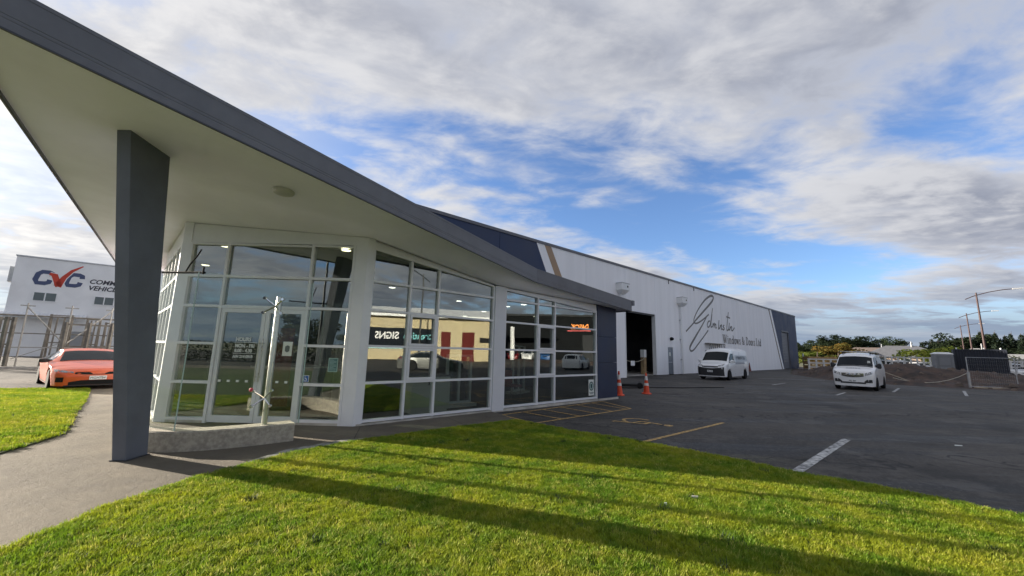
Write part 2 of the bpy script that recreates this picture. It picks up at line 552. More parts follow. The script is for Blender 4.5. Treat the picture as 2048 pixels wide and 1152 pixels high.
lawn_r = [(-3.9, -8.5), (-4.0, 1.0), (-3.91, 3.28), (-3.95, 4.06), (-3.80, 5.00), (-3.55, 5.62), (-3.25, 6.25), (-2.74, 6.95), (-2.06, 7.60), (-1.22, 8.36), (-0.36, 9.04), (0.20, 9.50),
          (0.62, 9.10), (1.39, 8.38), (2.44, 7.62), (3.53, 6.60), (4.10, 5.92), (4.81, 5.36), (5.26, 4.89), (5.62, 4.47), (7.6, 2.2), (9.6, -1.5), (10.5, -8.5)]
lawn_l = [(-7.22, 5.82), (-7.40, 6.30), (-7.73, 7.07), (-8.40, 7.75), (-9.48, 8.79), (-11.4, 10.75), (-13.75, 13.05), (-14.05, 13.25), (-14.65, 13.25), (-16.0, 12.55), (-20, 9.9), (-27, 5.2), (-20, -8.5), (-6.6, -8.5), (-6.5, 2.5), (-6.75, 4.2)]


def poly_tri(name, poly, z, m, subdiv=0):
    b = MB().sheet(poly, z).build(name, m, fix=False)
    bm = bmesh.new()
    bm.from_mesh(b.data)
    bmesh.ops.triangulate(bm, faces=bm.faces)
    bm.to_mesh(b.data)
    bm.free()
    return b


def lawn_body(name, poly, label):
    b = MB()
    b.prism(poly, -0.05, 0.016, 'z')
    o = b.build(name, M_LAWN)
    tag(o, label, None, kind='structure')
    return o


lawn_body('lawn', lawn_r, 'mown green lawn with a pointed tip beside the car park')
lawn_body('lawn', lawn_l, 'bright green lawn on the far side of the path')


def grass_mat():
    m = bpy.data.materials.new('grass_blades')
    m.use_nodes = True
    t = m.node_tree
    t.nodes.clear()
    pos = nd(t, 'ShaderNodeNewGeometry').outputs['Position']
    n1 = nd(t, 'ShaderNodeTexNoise', {'Vector': pos, 'Scale': 1.5, 'Detail': 8.0, 'Roughness': 0.68}).outputs[0]
    n2 = nd(t, 'ShaderNodeTexNoise', {'Vector': pos, 'Scale': 14.0, 'Detail': 3.0, 'Roughness': 0.6}).outputs[0]
    ri = nd(t, 'ShaderNodeObjectInfo').outputs['Random']
    n0 = nd(t, 'ShaderNodeTexNoise', {'Vector': pos, 'Scale': 0.45, 'Detail': 5.0, 'Roughness': 0.65}).outputs[0]
    c = mixc(t, mapr(t, n1, 0.38, 0.64), (0.070, 0.130, 0.008), (0.170, 0.192, 0.012))
    c = mixc(t, mapr(t, n0, 0.50, 0.68, 0.0, 0.55), c, (0.230, 0.205, 0.022))
    c = mixc(t, mapr(t, n2, 0.48, 0.72, 0.0, 0.6), c, (0.040, 0.080, 0.006))
    c = mixc(t, mapr(t, ri, 0.82, 1.0, 0.0, 0.75, smooth=False), c, (0.33, 0.29, 0.08))
    df = nd(t, 'ShaderNodeBsdfDiffuse', {0: c})
    tl = nd(t, 'ShaderNodeBsdfTranslucent', {0: c})
    gl = nd(t, 'ShaderNodeBsdfGlossy', {0: (0.5, 0.55, 0.3, 1), 'Roughness': 0.5})
    m1 = nd(t, 'ShaderNodeAddShader', {0: df.outputs[0], 1: tl.outputs[0]})
    m2 = nd(t, 'ShaderNodeMixShader', {0: 0.05, 1: m1.outputs[0], 2: gl.outputs[0]})
    nd(t, 'ShaderNodeOutputMaterial', {0: m2.outputs[0]})
    return m


M_GRASS = grass_mat()


def make_tuft(i, nb=16, hmin=0.014, hmax=0.042, spread=0.035):
    r = random.Random(100 + i)
    vs, fs = [], []
    for k in range(nb):
        a = r.uniform(0, 6.283)
        q = spread * math.sqrt(r.random())
        bx, by = q * math.cos(a), q * math.sin(a)
        d = r.uniform(0, 6.283)
        h = r.uniform(hmin, hmax)
        ln = h * r.uniform(0.25, 1.0)
        w = r.uniform(0.0018, 0.0032)
        ux, uy = -math.sin(d) * w, math.cos(d) * w
        dx, dy = math.cos(d) * ln, math.sin(d) * ln
        j = len(vs)
        vs += [(bx - ux, by - uy, 0), (bx + ux, by + uy, 0), (bx + ux * .8 + dx * .35, by + uy * .8 + dy * .35, h * .62), (bx - ux * .8 + dx * .35, by - uy * .8 + dy * .35, h * .62), (bx + dx, by + dy, h)]
        fs += [(j, j + 1, j + 2, j + 3), (j + 3, j + 2, j + 4)]
    me = bpy.data.meshes.new('grass_tuft')
    me.from_pydata(vs, [], fs)
    me.materials.append(M_GRASS)
    return bpy.data.objects.new('grass_tuft', me)


TUFTS = bpy.data.collections.new('grass_tufts')
for i in range(5):
    TUFTS.objects.link(make_tuft(i))


def grass(name, poly, density, label, z=0.014, smin=0.8, smax=1.35, seed=1):
    o = poly_tri(name, poly, z, M_GRASS)
    for v in o.data.polygons:
        pass
    bm = bmesh.new()
    bm.from_mesh(o.data)
    bmesh.ops.recalc_face_normals(bm, faces=bm.faces)
    if sum(f.normal.z for f in bm.faces) < 0:
        bmesh.ops.reverse_faces(bm, faces=bm.faces)
    bm.to_mesh(o.data)
    bm.free()
    ng = bpy.data.node_groups.new(name + '_scatter', 'GeometryNodeTree')
    ng.interface.new_socket('Geometry', in_out='INPUT', socket_type='NodeSocketGeometry')
    ng.interface.new_socket('Geometry', in_out='OUTPUT', socket_type='NodeSocketGeometry')
    gi = ng.nodes.new('NodeGroupInput')
    go = ng.nodes.new('NodeGroupOutput')
    dp = ng.nodes.new('GeometryNodeDistributePointsOnFaces')
    dp.inputs['Density'].default_value = density
    dp.inputs['Seed'].default_value = seed
    ci = ng.nodes.new('GeometryNodeCollectionInfo')
    ci.inputs['Collection'].default_value = TUFTS
    ci.inputs['Separate Children'].default_value = True
    ci.inputs['Reset Children'].default_value = True
    ip = ng.nodes.new('GeometryNodeInstanceOnPoints')
    ip.inputs['Pick Instance'].default_value = True
    rv = ng.nodes.new('FunctionNodeRandomValue')
    rv.data_type = 'FLOAT_VECTOR'
    rv.inputs[0].default_value = (-0.15, -0.15, 0)
    rv.inputs[1].default_value = (0.15, 0.15, 6.283)
    rs = ng.nodes.new('FunctionNodeRandomValue')
    rs.data_type = 'FLOAT'
    rs.inputs[2].default_value = smin
    rs.inputs[3].default_value = smax
    L = ng.links.new
    L(gi.outputs[0], dp.inputs['Mesh'])
    L(dp.outputs['Points'], ip.inputs['Points'])
    L(ci.outputs[0], ip.inputs['Instance'])
    L(rv.outputs[0], ip.inputs['Rotation'])
    L(rs.outputs[1], ip.inputs['Scale'])
    L(ip.outputs[0], go.inputs[0])
    md = o.modifiers.new('scatter', 'NODES')
    md.node_group = ng
    tag(o, label, 'grass', kind='stuff')
    return o


gr_near = [(-3.88, 2.2)] + lawn_r[2:20] + [(4.2, 2.2)]
grass('grass', gr_near, 1250, 'short green grass covering the near lawn')
gr_left = [q for q in lawn_l if q[1] > 2.6]
gr_left = lawn_l[:11] + [(-19.5, 6.0), (-9.5, 4.4), (-6.75, 4.2)]
grass('grass', gr_left, 330, 'bright green grass covering the lawn beyond the path', smin=1.0, smax=1.7, seed=3)

TUFTS_GRASS = TUFTS
TUFTS = bpy.data.collections.new('weed_tufts')
for i in range(3):
    TUFTS.objects.link(make_tuft(40 + i, nb=46, hmin=0.03, hmax=0.065, spread=0.055))
weeds_ = grass('weeds', gr_near, 1.6, 'small darker weed clumps dotted over the near lawn', smin=0.6, smax=1.3, seed=8)
M_WEED = mat('weed_leaf', (0.022, 0.045, 0.010), 0.8)
for o_ in TUFTS.objects:
    o_.data.materials[0] = M_WEED
# broken concrete strip along the lawn edge
strip = MB()
edge_in = [(-3.50, 5.66), (-3.22, 6.27), (-2.72, 6.97), (-2.45, 7.22)]
edge_out = [(-3.62, 5.72), (-3.47, 6.36), (-2.92, 7.07), (-2.50, 7.30)]
strip.prism(edge_in + edge_out[::-1], 0.002, 0.022, 'z')
so = strip.build('edging_strip', mat('worn_edging', (0.40, 0.39, 0.36), 0.85, col2=(0.10, 0.10, 0.09), vscale=5, bump=0.5, bscale=30))
tag(so, 'broken pale concrete strip along the lawn edge', None, kind='structure')


# ------------------------------------------------------------------ painted markings
def line_strip(x0, y0, x1, y1, w, m, name, z=-0.028):
    d = Vector((x1 - x0, y1 - y0, 0)).normalized()
    n = Vector((-d.y, d.x, 0)) * w / 2
    o = MB().add([(x0 - n.x, y0 - n.y, z), (x1 - n.x, y1 - n.y, z), (x1 + n.x, y1 + n.y, z), (x0 + n.x, y0 + n.y, z)], [(0, 1, 2, 3)]).build(name, m)
    return o


def mark(o, label, group=None):
    return tag(o, label, 'road marking', group)


mark(line_strip(2.46, 7.66, 5.45, 10.16, 0.09, M_YELLOW, 'bay_line'), 'long yellow bay line running out from the lawn edge')
mark(line_strip(4.12, 5.92, 7.16, 8.52, 0.14, M_WHITEL, 'bay_line'), 'wide worn white bay line nearest the camera')
mark(line_strip(20.4, 21.0, 23.6, 23.9, 0.12, M_WHITEL, 'bay_line'), 'short white bay line just beyond the sign van')
mark(line_strip(22.86, 19.75, 26.6, 23.1, 0.12, M_WHITEL, 'bay_line'), 'short white bay line in front of the mesh fence post')
mark(line_strip(16.0, 24.0, 18.2, 26.0, 0.10, M_WHITEL, 'bay_line'), 'faint white bay line to the left of the sign van')
mark(line_strip(17.0, 20.0, 15.2, 18.4, 0.10, M_WHITEL, 'bay_line'), 'faint white line on the open asphalt before the sign van')
mark(line_strip(19.6, 31.0, 24.2, 30.2, 0.12, M_WHITEL, 'bay_line'), 'thin pale line along the far edge of the asphalt')
hz = MB()


def hseg(b, x0, y0, x1, y1, w, z=-0.028):
    d = Vector((x1 - x0, y1 - y0, 0)).normalized()
    n = Vector((-d.y, d.x, 0)) * w / 2
    b.add([(x0 - n.x, y0 - n.y, z), (x1 - n.x, y1 - n.y, z), (x1 + n.x, y1 + n.y, z), (x0 + n.x, y0 + n.y, z)], [(0, 1, 2, 3)])


hA, hB = (-0.20, 10.45), (3.22, 13.80)          # along the wall
hC, hD = (0.62, 9.42), (3.75, 12.25)            # outer edge
hatch = thing('hatched_zone', 'yellow hatched no-parking strip along the glass front', 'road marking', (1.5, 11.3, -0.03))
for i, (q0, q1) in enumerate(((hA, hB), (hC, hD), (hA, hC), (hB, hD))):
    b = MB()
    hseg(b, *q0, *q1, 0.075, -0.028 + 0.0007 * i)
    b.build('border_line', M_YELLOW, hatch)
for i in range(1, 6):
    t0, t1 = i / 5.6, (i - 0.78) / 5.6
    b = MB()
    hseg(b, hA[0] + (hB[0] - hA[0]) * t0 * .96, hA[1] + (hB[1] - hA[1]) * t0 * .96, hC[0] + (hD[0] - hC[0]) * (t0 + .05), hC[1] + (hD[1] - hC[1]) * (t0 + .05), 0.07, -0.0248)
    b.build('hatch_line', M_YELLOW, hatch)

# wheelchair symbol
wc = MB()
wf = fr((3.25, 10.1, -0.028), RZ + math.pi)


def ribbon(b, pts, w, frame2=None, z=0.0):
    """flat ribbon through 2d points; frame2 maps (x,y,z)"""
    n = len(pts)
    L_, R_ = [], []
    for i, q in enumerate(pts):
        a0 = Vector((*pts[max(i - 1, 0)], 0))
        a1 = Vector((*pts[min(i + 1, n - 1)], 0))
        d = (a1 - a0).normalized()
        ww = w[i] if isinstance(w, (list, tuple)) else w
        nn = Vector((-d.y, d.x, 0)) * ww / 2
        L_.append((q[0] + nn.x, q[1] + nn.y, z))
        R_.append((q[0] - nn.x, q[1] - nn.y, z))
    b.add(L_ + R_, [(i, i + 1, n + i + 1, n + i) for i in range(n - 1)])


wb = MB(wf)
ribbon(wb, [(0.34 * math.cos(a), 0.34 * math.sin(a)) for a in np.linspace(rad(75), rad(-200), 22)], 0.085)
ribbon(wb, [(-0.05, 0.62), (-0.02, 0.10), (0.36, 0.06), (0.52, -0.34), (0.64, -0.30)], 0.085, z=0.0006)
ribbon(wb, [(-0.04, 0.34), (0.26, 0.32)], 0.08, z=0.0012)
wb.add([(-0.06 + 0.11 * math.cos(a), 0.78 + 0.11 * math.sin(a), 0) for a in np.linspace(0, 6.0, 12)], [tuple(range(12))])
mark(wb.build('wheelchair_symbol', M_YELLOW), 'yellow wheelchair symbol painted in the parking bay')

# ------------------------------------------------------------------ showroom
show = thing('showroom_building', 'glass-fronted showroom with sweeping charcoal roof and pointed canopy', 'building', tuple(C0), RZ)
KS = 0.0765


def sofz(x):
    return 4.06 - KS * x


# roof: soffit plus fascia
roof_poly = [(-4.92, -3.18), (4.85, -0.50), (10.12, -0.46), (10.12, 7.0), (-3.35, 7.0), (-3.35, 11.5), (-4.78, 11.5)]
TH = 0.36
b = MB(FS)
n = len(roof_poly)
b.add([(x, y, sofz(x)) for x, y in roof_poly], [tuple(range(n))])
rf = b.build('roof', M_SOFFIT, show, fix=False)
b = MB(FS)
b.add([(x, y, sofz(x) + TH) for x, y in roof_poly], [tuple(range(n))])
b.build('roof_sheet', mat('roof_metal', (0.13, 0.14, 0.155), 0.5, var=0.1, vscale=1.0), rf, fix=False)


def fascia(pa, pb, nm='fascia'):
    a, c = Vector((*pa, 0)), Vector((*pb, 0))
    d = (c - a).normalized()
    nn = Vector((d.y, -d.x, 0))
    o = 0.022
    za, zb = sofz(pa[0]), sofz(pb[0])
    b = MB(FS)
    # main board, slightly sloped back at its top edge, with a drip edge and two shadow lines
    prof = [(0.0, -0.035), (o, -0.035), (o, 0.045), (o - .003, 0.050), (o - .003, 0.056), (o, 0.065), (o, 0.085), (o - .003, 0.089), (o - .003, 0.094), (o, 0.099), (o, TH - 0.03), (o + .004, TH - .03), (o + .004, TH + 0.012), (-0.16, TH + 0.012), (-0.16, TH + .003), (0.0, TH + .003)]
    ra = [tuple(a + nn * u + Vector((0, 0, za + w))) for u, w in prof]
    rb = [tuple(c + nn * u + Vector((0, 0, zb + w))) for u, w in prof]
    b.loft([ra, rb])
    b.build(nm, M_FASCIA, rf)
    b = MB(FS)
    prof = [(0.0, -0.05), (o + .003, -0.05), (o + .003, -0.032), (0.0, -0.032)]
    ra = [tuple(a + nn * u + Vector((0, 0, za + w))) for u, w in prof]
    rb = [tuple(c + nn * u + Vector((0, 0, zb + w))) for u, w in prof]
    b.loft([ra, rb])
    b.build('drip_edge', M_FASCIA2, rf)


fascia(roof_poly[0], roof_poly[1])
fascia(roof_poly[1], roof_poly[2])
fascia(roof_poly[6], roof_poly[0])
fascia(roof_poly[2], (10.12, 7.0))
# gutter end cap at the roof corner
b = MB(FS)
zc = sofz(10.12)
b.prism([(-0.03, zc + TH - .14), (0.17, zc + TH - .14), (0.20, zc + TH - 0.02), (0.20, zc + TH + 0.02), (-0.03, zc + TH + 0.02)], 0, 1, 'y')
for i in range(len(b.v)):
    pass
b = MB(FS)
b.box(10.145, 10.30, -0.50, 6.9, zc + TH - 0.17, zc + TH + 0.02)
b.build('gutter', M_FASCIA, rf)

# pillar: leaning, wider at its head
pb = [(-5.43, 5.62), (-5.26, 5.64), (-5.27, 5.97), (-5.44, 5.97)]
pt = [(-5.22, 4.66), (-5.02, 4.64), (-5.08, 5.30), (-5.29, 5.32)]
rings = []
for k in range(5):
    t_ = k / 4
    ring = []
    for q0, q1 in zip(pb, pt):
        ring.append((q0[0] + (q1[0] - q0[0]) * t_, q0[1] + (q1[1] - q0[1]) * t_, 4.40 * t_))
    rings.append(ring)
b = MB()
b.loft(rings)
po = b.build('pillar', M_PILLAR, show)
po['label'] = 'leaning slate-blue canopy pillar that widens towards the soffit'
b = MB()
b.prism([(-5.455, 5.60), (-5.24, 5.62), (-5.25, 5.99), (-5.465, 5.99)], -0.02, 0.014, 'z')
b.build('base_plate', M_FASCIA2, show)
b = MB()
b.lathe([(0.0, 0), (0.16, 0), (0.165, -0.02), (0.15, -0.055), (0.10, -0.075), (0.0, -0.078)], tuple(S(-1.96, -1.24, sofz(-1.96) - 0.002)), 28)
b.build('bulkhead_light', mat('bulkhead_opal', (0.55, 0.55, 0.52), 0.35), show, smooth=40)

FD = (-0.055, 0.075)        # frame depth in Y
GY = 0.012                  # glass plane


def member(frame, nm, x0, x1, z0, z1, y0=FD[0], y1=FD[1], m=None, parent=show):
    b = MB(frame)
    b.box(x0, x1, y0, y1, z0, z1)
    return b.build(nm, m or M_WHITE_AL, parent)


def pane(frame, x0, x1, z0, z1, z1b=None, z0b=None, parent=show, y=GY):
    z1b = z1 if z1b is None else z1b
    z0b = z0 if z0b is None else z0b
    b = MB(frame)
    b.prism([(x0, z0), (x1, z0b), (x1, z1b), (x0, z1)], y, y + 0.01, 'y')
    return b.build('pane', M_GLASS, parent)


def sash(frame, x0, x1, z0, z1):
    w = 0.055
    b = MB(frame)
    ya, yb = -0.068, 0.03
    b.box(x0, x0 + w, ya, yb, z0, z1)
    b.box(x1 - w, x1, ya, yb, z0, z1)
    b.box(x0 + w, x1 - w, ya, yb, z0, z0 + w)
    b.box(x0 + w, x1 - w, ya, yb, z1 - w, z1)
    s_ = b.build('opening_sash', M_WHITE_AL, show)
    pane(frame, x0 + w, x1 - w, z0 + w, z1 - w, parent=s_)


def top1(x):
    return 3.86 - 0.117 * x


def top2(x):
    return 3.39 - 0.056 * (x - 4.07)


RAILS = [0.08, 0.87, 1.66, 2.45, 3.09]
MW = 0.05


def bay(frame, xs, top, mid_sash=True, rails=RAILS):
    """xs: mullion centres incl. both ends"""
    for i, x in enumerate(xs):
        b = MB(frame)
        xa, xb = x - MW / 2, x + MW / 2
        b.prism([(xa, rails[0] - 0.04), (xb, rails[0] - 0.04), (xb, top(xb)), (xa, top(xa))], FD[0], FD[1], 'y')
        b.build('mullion', M_WHITE_AL, show)
    for i in range(len(xs) - 1):
        xa, xb = xs[i] + MW / 2, xs[i + 1] - MW / 2
        for z in rails:
            member(frame, 'transom', xa, xb, z - 0.028, z + 0.022, FD[0] + 0.004, FD[1] - .004)
        b = MB(frame)
        b.prism([(xa, top(xa) - 0.035), (xb, top(xb) - 0.035), (xb, top(xb)), (xa, top(xa))], FD[0] + .004, FD[1] - .004, 'y')
        b.build('transom', M_WHITE_AL, show)
        for k in range(len(rails)):
            z0 = rails[k] + 0.022
            if k == len(rails) - 1:
                pane(frame, xa, xb, z0, top(xa) - 0.035, top(xb) - 0.035)
            else:
                z1 = rails[k + 1] - 0.028
                if mid_sash and i == 1 and k in (1, 2):
                    sash(frame, xa + .004, xb - .004, z0 + .004, z1 - .004)
                else:
                    pane(frame, xa, xb, z0, z1)


bay(FS, [0.145, 1.085, 1.86, 3.635], top1)
bay(FS, [4.085, 5.425, 6.215, 8.435], top2)


def header(frame, x0, x1, zlo, zhi, y0=-0.04, y1=0.10, nm='header_panel'):
    b = MB(frame)
    b.prism([(x0, zlo(x0)), (x1, zlo(x1)), (x1, zhi(x1)), (x0, zhi(x0))], y0, y1, 'y')
    return b.build(nm, M_WHITE_AL, show)


sz = lambda x: sofz(x) - 0.004
ZJ = [(0.0, 4.045), (1.0, 3.88), (1.86, 3.735), (2.8, 3.58), (3.6, 3.465), (4.2, 3.435), (6.0, 3.40), (8.46, 3.365), (9.70, 3.30)]
zj_ = lambda x: float(np.interp(x, [q[0] for q in ZJ], [q[1] for q in ZJ]))
header(FS, 0.0, 3.60, top1, lambda x: zj_(x) - .004)
header(FS, 4.10, 8.46, top2, lambda x: zj_(x) - .004)
# soffit lining that sweeps down from the fascia to the window heads
xs_ = sorted(set([q[0] for q in ZJ] + np.linspace(0, 9.7, 25).tolist()))
vs_, fs_ = [], []
for x in xs_:
    yf = np.interp(x, [-4.92, 4.85, 10.12], [-3.18, -0.50, -0.46])
    yo = yf * 0.93
    z1 = sofz(x) - 0.003
    z0 = min(zj_(x), z1 - .002)
    for k in range(6):
        t_ = k / 5
        e_ = t_ * t_ * (3 - 2 * t_)
        vs_.append((x, -0.10 + (yo + 0.10) * t_, z0 + (z1 - z0) * e_))
for i in range(len(xs_) - 1):
    for k in range(5):
        a_ = i * 6 + k
        fs_.append((a_, a_ + 6, a_ + 7, a_ + 1))
b = MB(FS)
b.add(vs_, fs_)
b.build('soffit_lining', M_SOFFIT, rf, smooth=40)
# pier between the two bays, corner column and plinth
member(FS, 'pier', 3.66, 4.06, 0.0, 3.44, -0.09, 0.12, mat('pier_paint', (0.60, 0.61, 0.64), 0.55, var=0.04, vscale=1.5))
member(FS, 'plinth', 0.04, 3.70, -0.1, 0.035, -0.085, 0.12, M_CONC)
member(FS, 'plinth', 3.705, 8.46, -0.1, 0.035, -0.085, 0.12, M_CONC)
member(FS, 'plinth', 8.465, 9.69, -0.1, 0.035, -0.10, 0.12, M_CONC)
# navy cladding sheets at the end of the front, with open joints
zj = [0.04, 1.30, 2.22, 3.40]
for k in range(3):
    z1 = (zj[k + 1] - 0.008) if k < 2 else None
    b = MB(FS)
    if z1:
        b.box(8.475, 9.665, -0.075, 0.10, zj[k], z1)
    else:
        b.prism([(8.475, zj[k]), (9.665, zj[k]), (9.665, sz(9.665)), (8.475, sz(8.475))], -0.075, 0.10, 'y')
    b.build('cladding_sheet', M_NAVY, show)
# end wall returning to the warehouse
b = MB(FS)
b.prism([(9.55, 0.0), (9.66, 0.0), (9.66, sz(9.66)), (9.55, sz(9.55))], 0.11, 7.0, 'y')
b.build('end_wall', M_NAVY, show)

# entrance front (cut corner)
EL, ER = Vector((-7.30, 8.35, 0)), Vector((-3.25, 8.40, 0))
ed = (ER - EL).normalized()
FE = (tuple(EL), tuple(ed), (-ed.y, ed.x, 0), (0, 0, 1))
ELEN = (ER - EL).length
TE = lambda x: 3.835 + 0.008 * x
# corner columns
b = MB()
q = [EL + ed * (ELEN - 0.24) + Vector((0, -0.05, 0)), EL + ed * (ELEN + 0.02) + Vector((0, -0.05, 0)), S(0.135, -0.075), S(0.135, 0.10), S(-0.10, 0.26)]
b.prism([(v.x, v.y) for v in q], 0.0, sofz(0) - 0.01, 'z')
b.build('corner_column', M_WHITE_AL, show)
LX, LY = -3.06, 2.65
b = MB()
q = [EL + Vector((-0.03, -0.05, 0)), EL + ed * 0.16 + Vector((0, -0.05, 0)), EL + ed * 0.10 + Vector((0, 0.20, 0)), EL + Vector((-0.06, 0.22, 0)), EL + Vector((-0.16, 0.08, 0))]
b.prism([(v.x, v.y) for v in q], 0.0, sofz(LX) - 0.01, 'z')
b.build('corner_column', M_WHITE_AL, show)
ex = [0.185, 1.00, 2.86, 3.78]
rl = [0.08, 0.82, 1.63, 2.43, 3.09]
for i, x in enumerate(ex):
    b = MB(FE)
    b.prism([(x - .027, 0.0), (x + .027, 0.0), (x + .027, TE(x)), (x - .027, TE(x))], FD[0], FD[1], 'y')
    b.build('mullion', M_WHITE_AL, show)
for i in range(3):
    xa, xb = ex[i] + .027, ex[i + 1] - .027
    for k, z in enumerate(rl):
        if i == 1 and k < 3:
            continue
        member(FE, 'transom', xa, xb, z - .03, z + .025, FD[0] + .004, FD[1] - .004)
    member(FE, 'transom', xa, xb, TE(xa) - .05, TE(xa) - .01, FD[0] + .004, FD[1] - .004)
    for k in range(5):
        if i == 1 and k < 3:
            continue
        z0 = rl[k] + .025
        z1 = rl[k + 1] - .03 if k < 4 else TE(xa) - .05
        pane(FE, xa, xb, z0, z1)
member(FE, 'plinth', 0.15, 1.0, -0.1, 0.05, -0.05, 0.1, M_CONC)
member(FE, 'plinth', 2.86, ELEN - .24, -0.1, 0.05, -0.05, 0.1, M_CONC)
header(FE, 0.0, ELEN, TE, lambda x: 4.055 + 0.23 * (1 - x / ELEN) * 0.98, -0.03, 0.10)
# double entrance door
for k, (xa, xb) in enumerate(((ex[1] + .032, 1.985), (1.995, ex[2] - .032))):
    b = MB(FE)
    w = 0.075
    ya, yb = -0.03, 0.03
    b.box(xa, xa + w, ya, yb, 0.015, 2.385)
    b.box(xb - w, xb, ya, yb, 0.015, 2.385)
    b.box(xa + w, xb - w, ya, yb, 0.015, 0.15)
    b.box(xa + w, xb - w, ya, yb, 2.30, 2.385)
    do = b.build('entrance_door', M_WHITE_AL, show)
    pane(FE, xa + w, xb - w, 0.15, 2.30, parent=do)
    hx = xb - 0.035 if k == 0 else xa + 0.035
    b = MB(FE)
    b.tube((hx, -0.085, 0.85), (hx, -0.085, 1.75), 0.014, 10)
    b.tube((hx, -0.085, 0.95), (hx, -0.02, 0.95), 0.010, 8)
    b.tube((hx, -0.085, 1.65), (hx, -0.02, 1.65), 0.010, 8)
    b.build('pull_handle', M_STEEL, do, smooth=40)
member(FE, 'door_head', ex[1] + .027, ex[2] - .027, 2.387, 2.402, FD[0] + .006, FD[1] - .006)
# left flank of glass
fa_ = rad(-45.5)
FL = (tuple(EL), (math.sin(fa_), math.cos(fa_), 0), (math.cos(fa_), -math.sin(fa_), 0), (0, 0, 1))
ls = [0.16, 1.05, 1.95, 2.85, 3.75, 4.30]
for x in ls:
    member(FL, 'mullion', x - .025, x + .025, 0.0, 3.84, -0.05, 0.07)
for i in range(5):
    xa, xb = ls[i] + .025, ls[i + 1] - .025
    for z in rl + [3.82]:
        member(FL, 'transom', xa, xb, z - .028, z + .022, -0.046, 0.066)
    for k in range(5):
        pane(FL, xa, xb, rl[k] + .022, (rl + [3.82])[k + 1] - .028)
member(FL, 'header_panel', 0.12, 4.40, 3.842, sofz(LX) - 0.006, -0.03, 0.1)
member(FL, 'plinth', 0.12, 4.40, -0.1, 0.05, -0.07, 0.1, M_CONC)

# inside the showroom
inside = [(-2.9, 2.75), (0.05, 0.12), (9.5, 0.12), (9.5, 6.95), (-2.9, 6.95)]
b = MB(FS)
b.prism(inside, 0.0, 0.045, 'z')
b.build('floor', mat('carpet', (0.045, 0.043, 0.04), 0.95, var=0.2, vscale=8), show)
b = MB(FS)
b.add([(x, y, sofz(x) - 0.30) for x, y in inside], [tuple(range(5))])
b.build('ceiling', mat('ceiling_tiles', (0.22, 0.225, 0.22), 0.9), show, fix=False)
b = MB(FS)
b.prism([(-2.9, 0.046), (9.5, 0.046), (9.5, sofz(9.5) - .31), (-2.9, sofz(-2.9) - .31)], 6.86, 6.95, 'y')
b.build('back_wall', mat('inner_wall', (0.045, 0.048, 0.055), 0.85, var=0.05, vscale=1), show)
PW = mat('partition_paint', (0.10, 0.105, 0.11), 0.8)
b = MB(FS)
b.prism([(0.70, 0.046), (0.80, 0.046), (0.80, 3.65), (0.70, 3.65)], 2.6, 6.85, 'y')
b.build('partition_wall', PW, show)
b = MB(FS)
b.prism([(-2.2, 0.046), (0.69, 0.046), (0.69, 3.66), (-2.2, 3.66)], 4.6, 4.7, 'y')
b.build('partition_wall', PW, show)
b = MB(FS)
b.prism([(0.81, 0.046), (5.6, 0.046), (5.6, 3.28), (0.81, 3.28)], 4.3, 4.4, 'y')
b.build('partition_wall', PW, show)
# lit downlights in the ceiling
M_DL = mat('downlight_lit', (1, 1, 1), 0.4, emit=(1.0, 0.86, 0.55), estr=2.6)
M_DLW = mat('downlight_white', (1, 1, 1), 0.4, emit=(1.0, 0.93, 0.80), estr=2.6)
for i, (x, y) in enumerate(((-2.34, 2.9), (-0.33, 0.42), (-2.5, 6.3), (0.10, 6.6), (2.25, 3.6), (5.3, 6.7), (4.8, 3.45), (7.4, 6.75), (6.83, 4.55), (6.37, 2.5), (6.32, 1.56), (8.6, 3.2))):
    z = sofz(x) - 0.303
    b = MB()
    c = S(x, y, z)
    b.lathe([(0.0, -0.004), (0.10, -0.004), (0.105, 0.0), (0.0, 0.002)], tuple(c), 18)
    dl = b.build('downlight', M_DL if i < 3 else M_DLW, show)
    b = MB()
    b.lathe([(0.104, -0.002), (0.125, -0.008), (0.13, 0.001), (0.106, 0.0)], tuple(c), 18)
    b.build('trim_ring', M_WHITEP, dl)

# furniture seen through the glass (each its own thing, standing on the carpet)
M_CAB = mat('cabinet_white', (0.66, 0.65, 0.60), 0.5)
cab = thing('cabinet', 'low white cupboard with dark pull handles behind the showroom glass', 'cabinet', tuple(S(2.1, 0.62, 0.045)), RZ)
b = MB(FS)
b.box(1.50, 2.62, 0.42, 0.95, 0.13, 0.92)
b.build('carcass', M_CAB, cab)
b = MB(FS)
b.box(1.54, 2.58, 0.46, 0.93, 0.046, 0.128)
b.build('toe_kick', M_CAB, cab)
b = MB(FS)
b.box(1.47, 2.65, 0.39, 0.97, 0.921, 0.955)
b.build('worktop', mat('worktop', (0.20, 0.19, 0.18), 0.4), cab)
for k in range(2):
    x0 = 1.51 + k * 0.555
    b = MB(FS)
    b.box(x0, x0 + 0.545, 0.400, 0.419, 0.14, 0.915)
    dd = b.build('cupboard_door', M_CAB, cab)
    b = MB(FS)
    b.box(x0 + (0.46 if k == 0 else 0.06), x0 + (0.475 if k == 0 else 0.075), 0.375, 0.399, 0.72, 0.86)
    b.build('handle', M_DARKMET, dd)


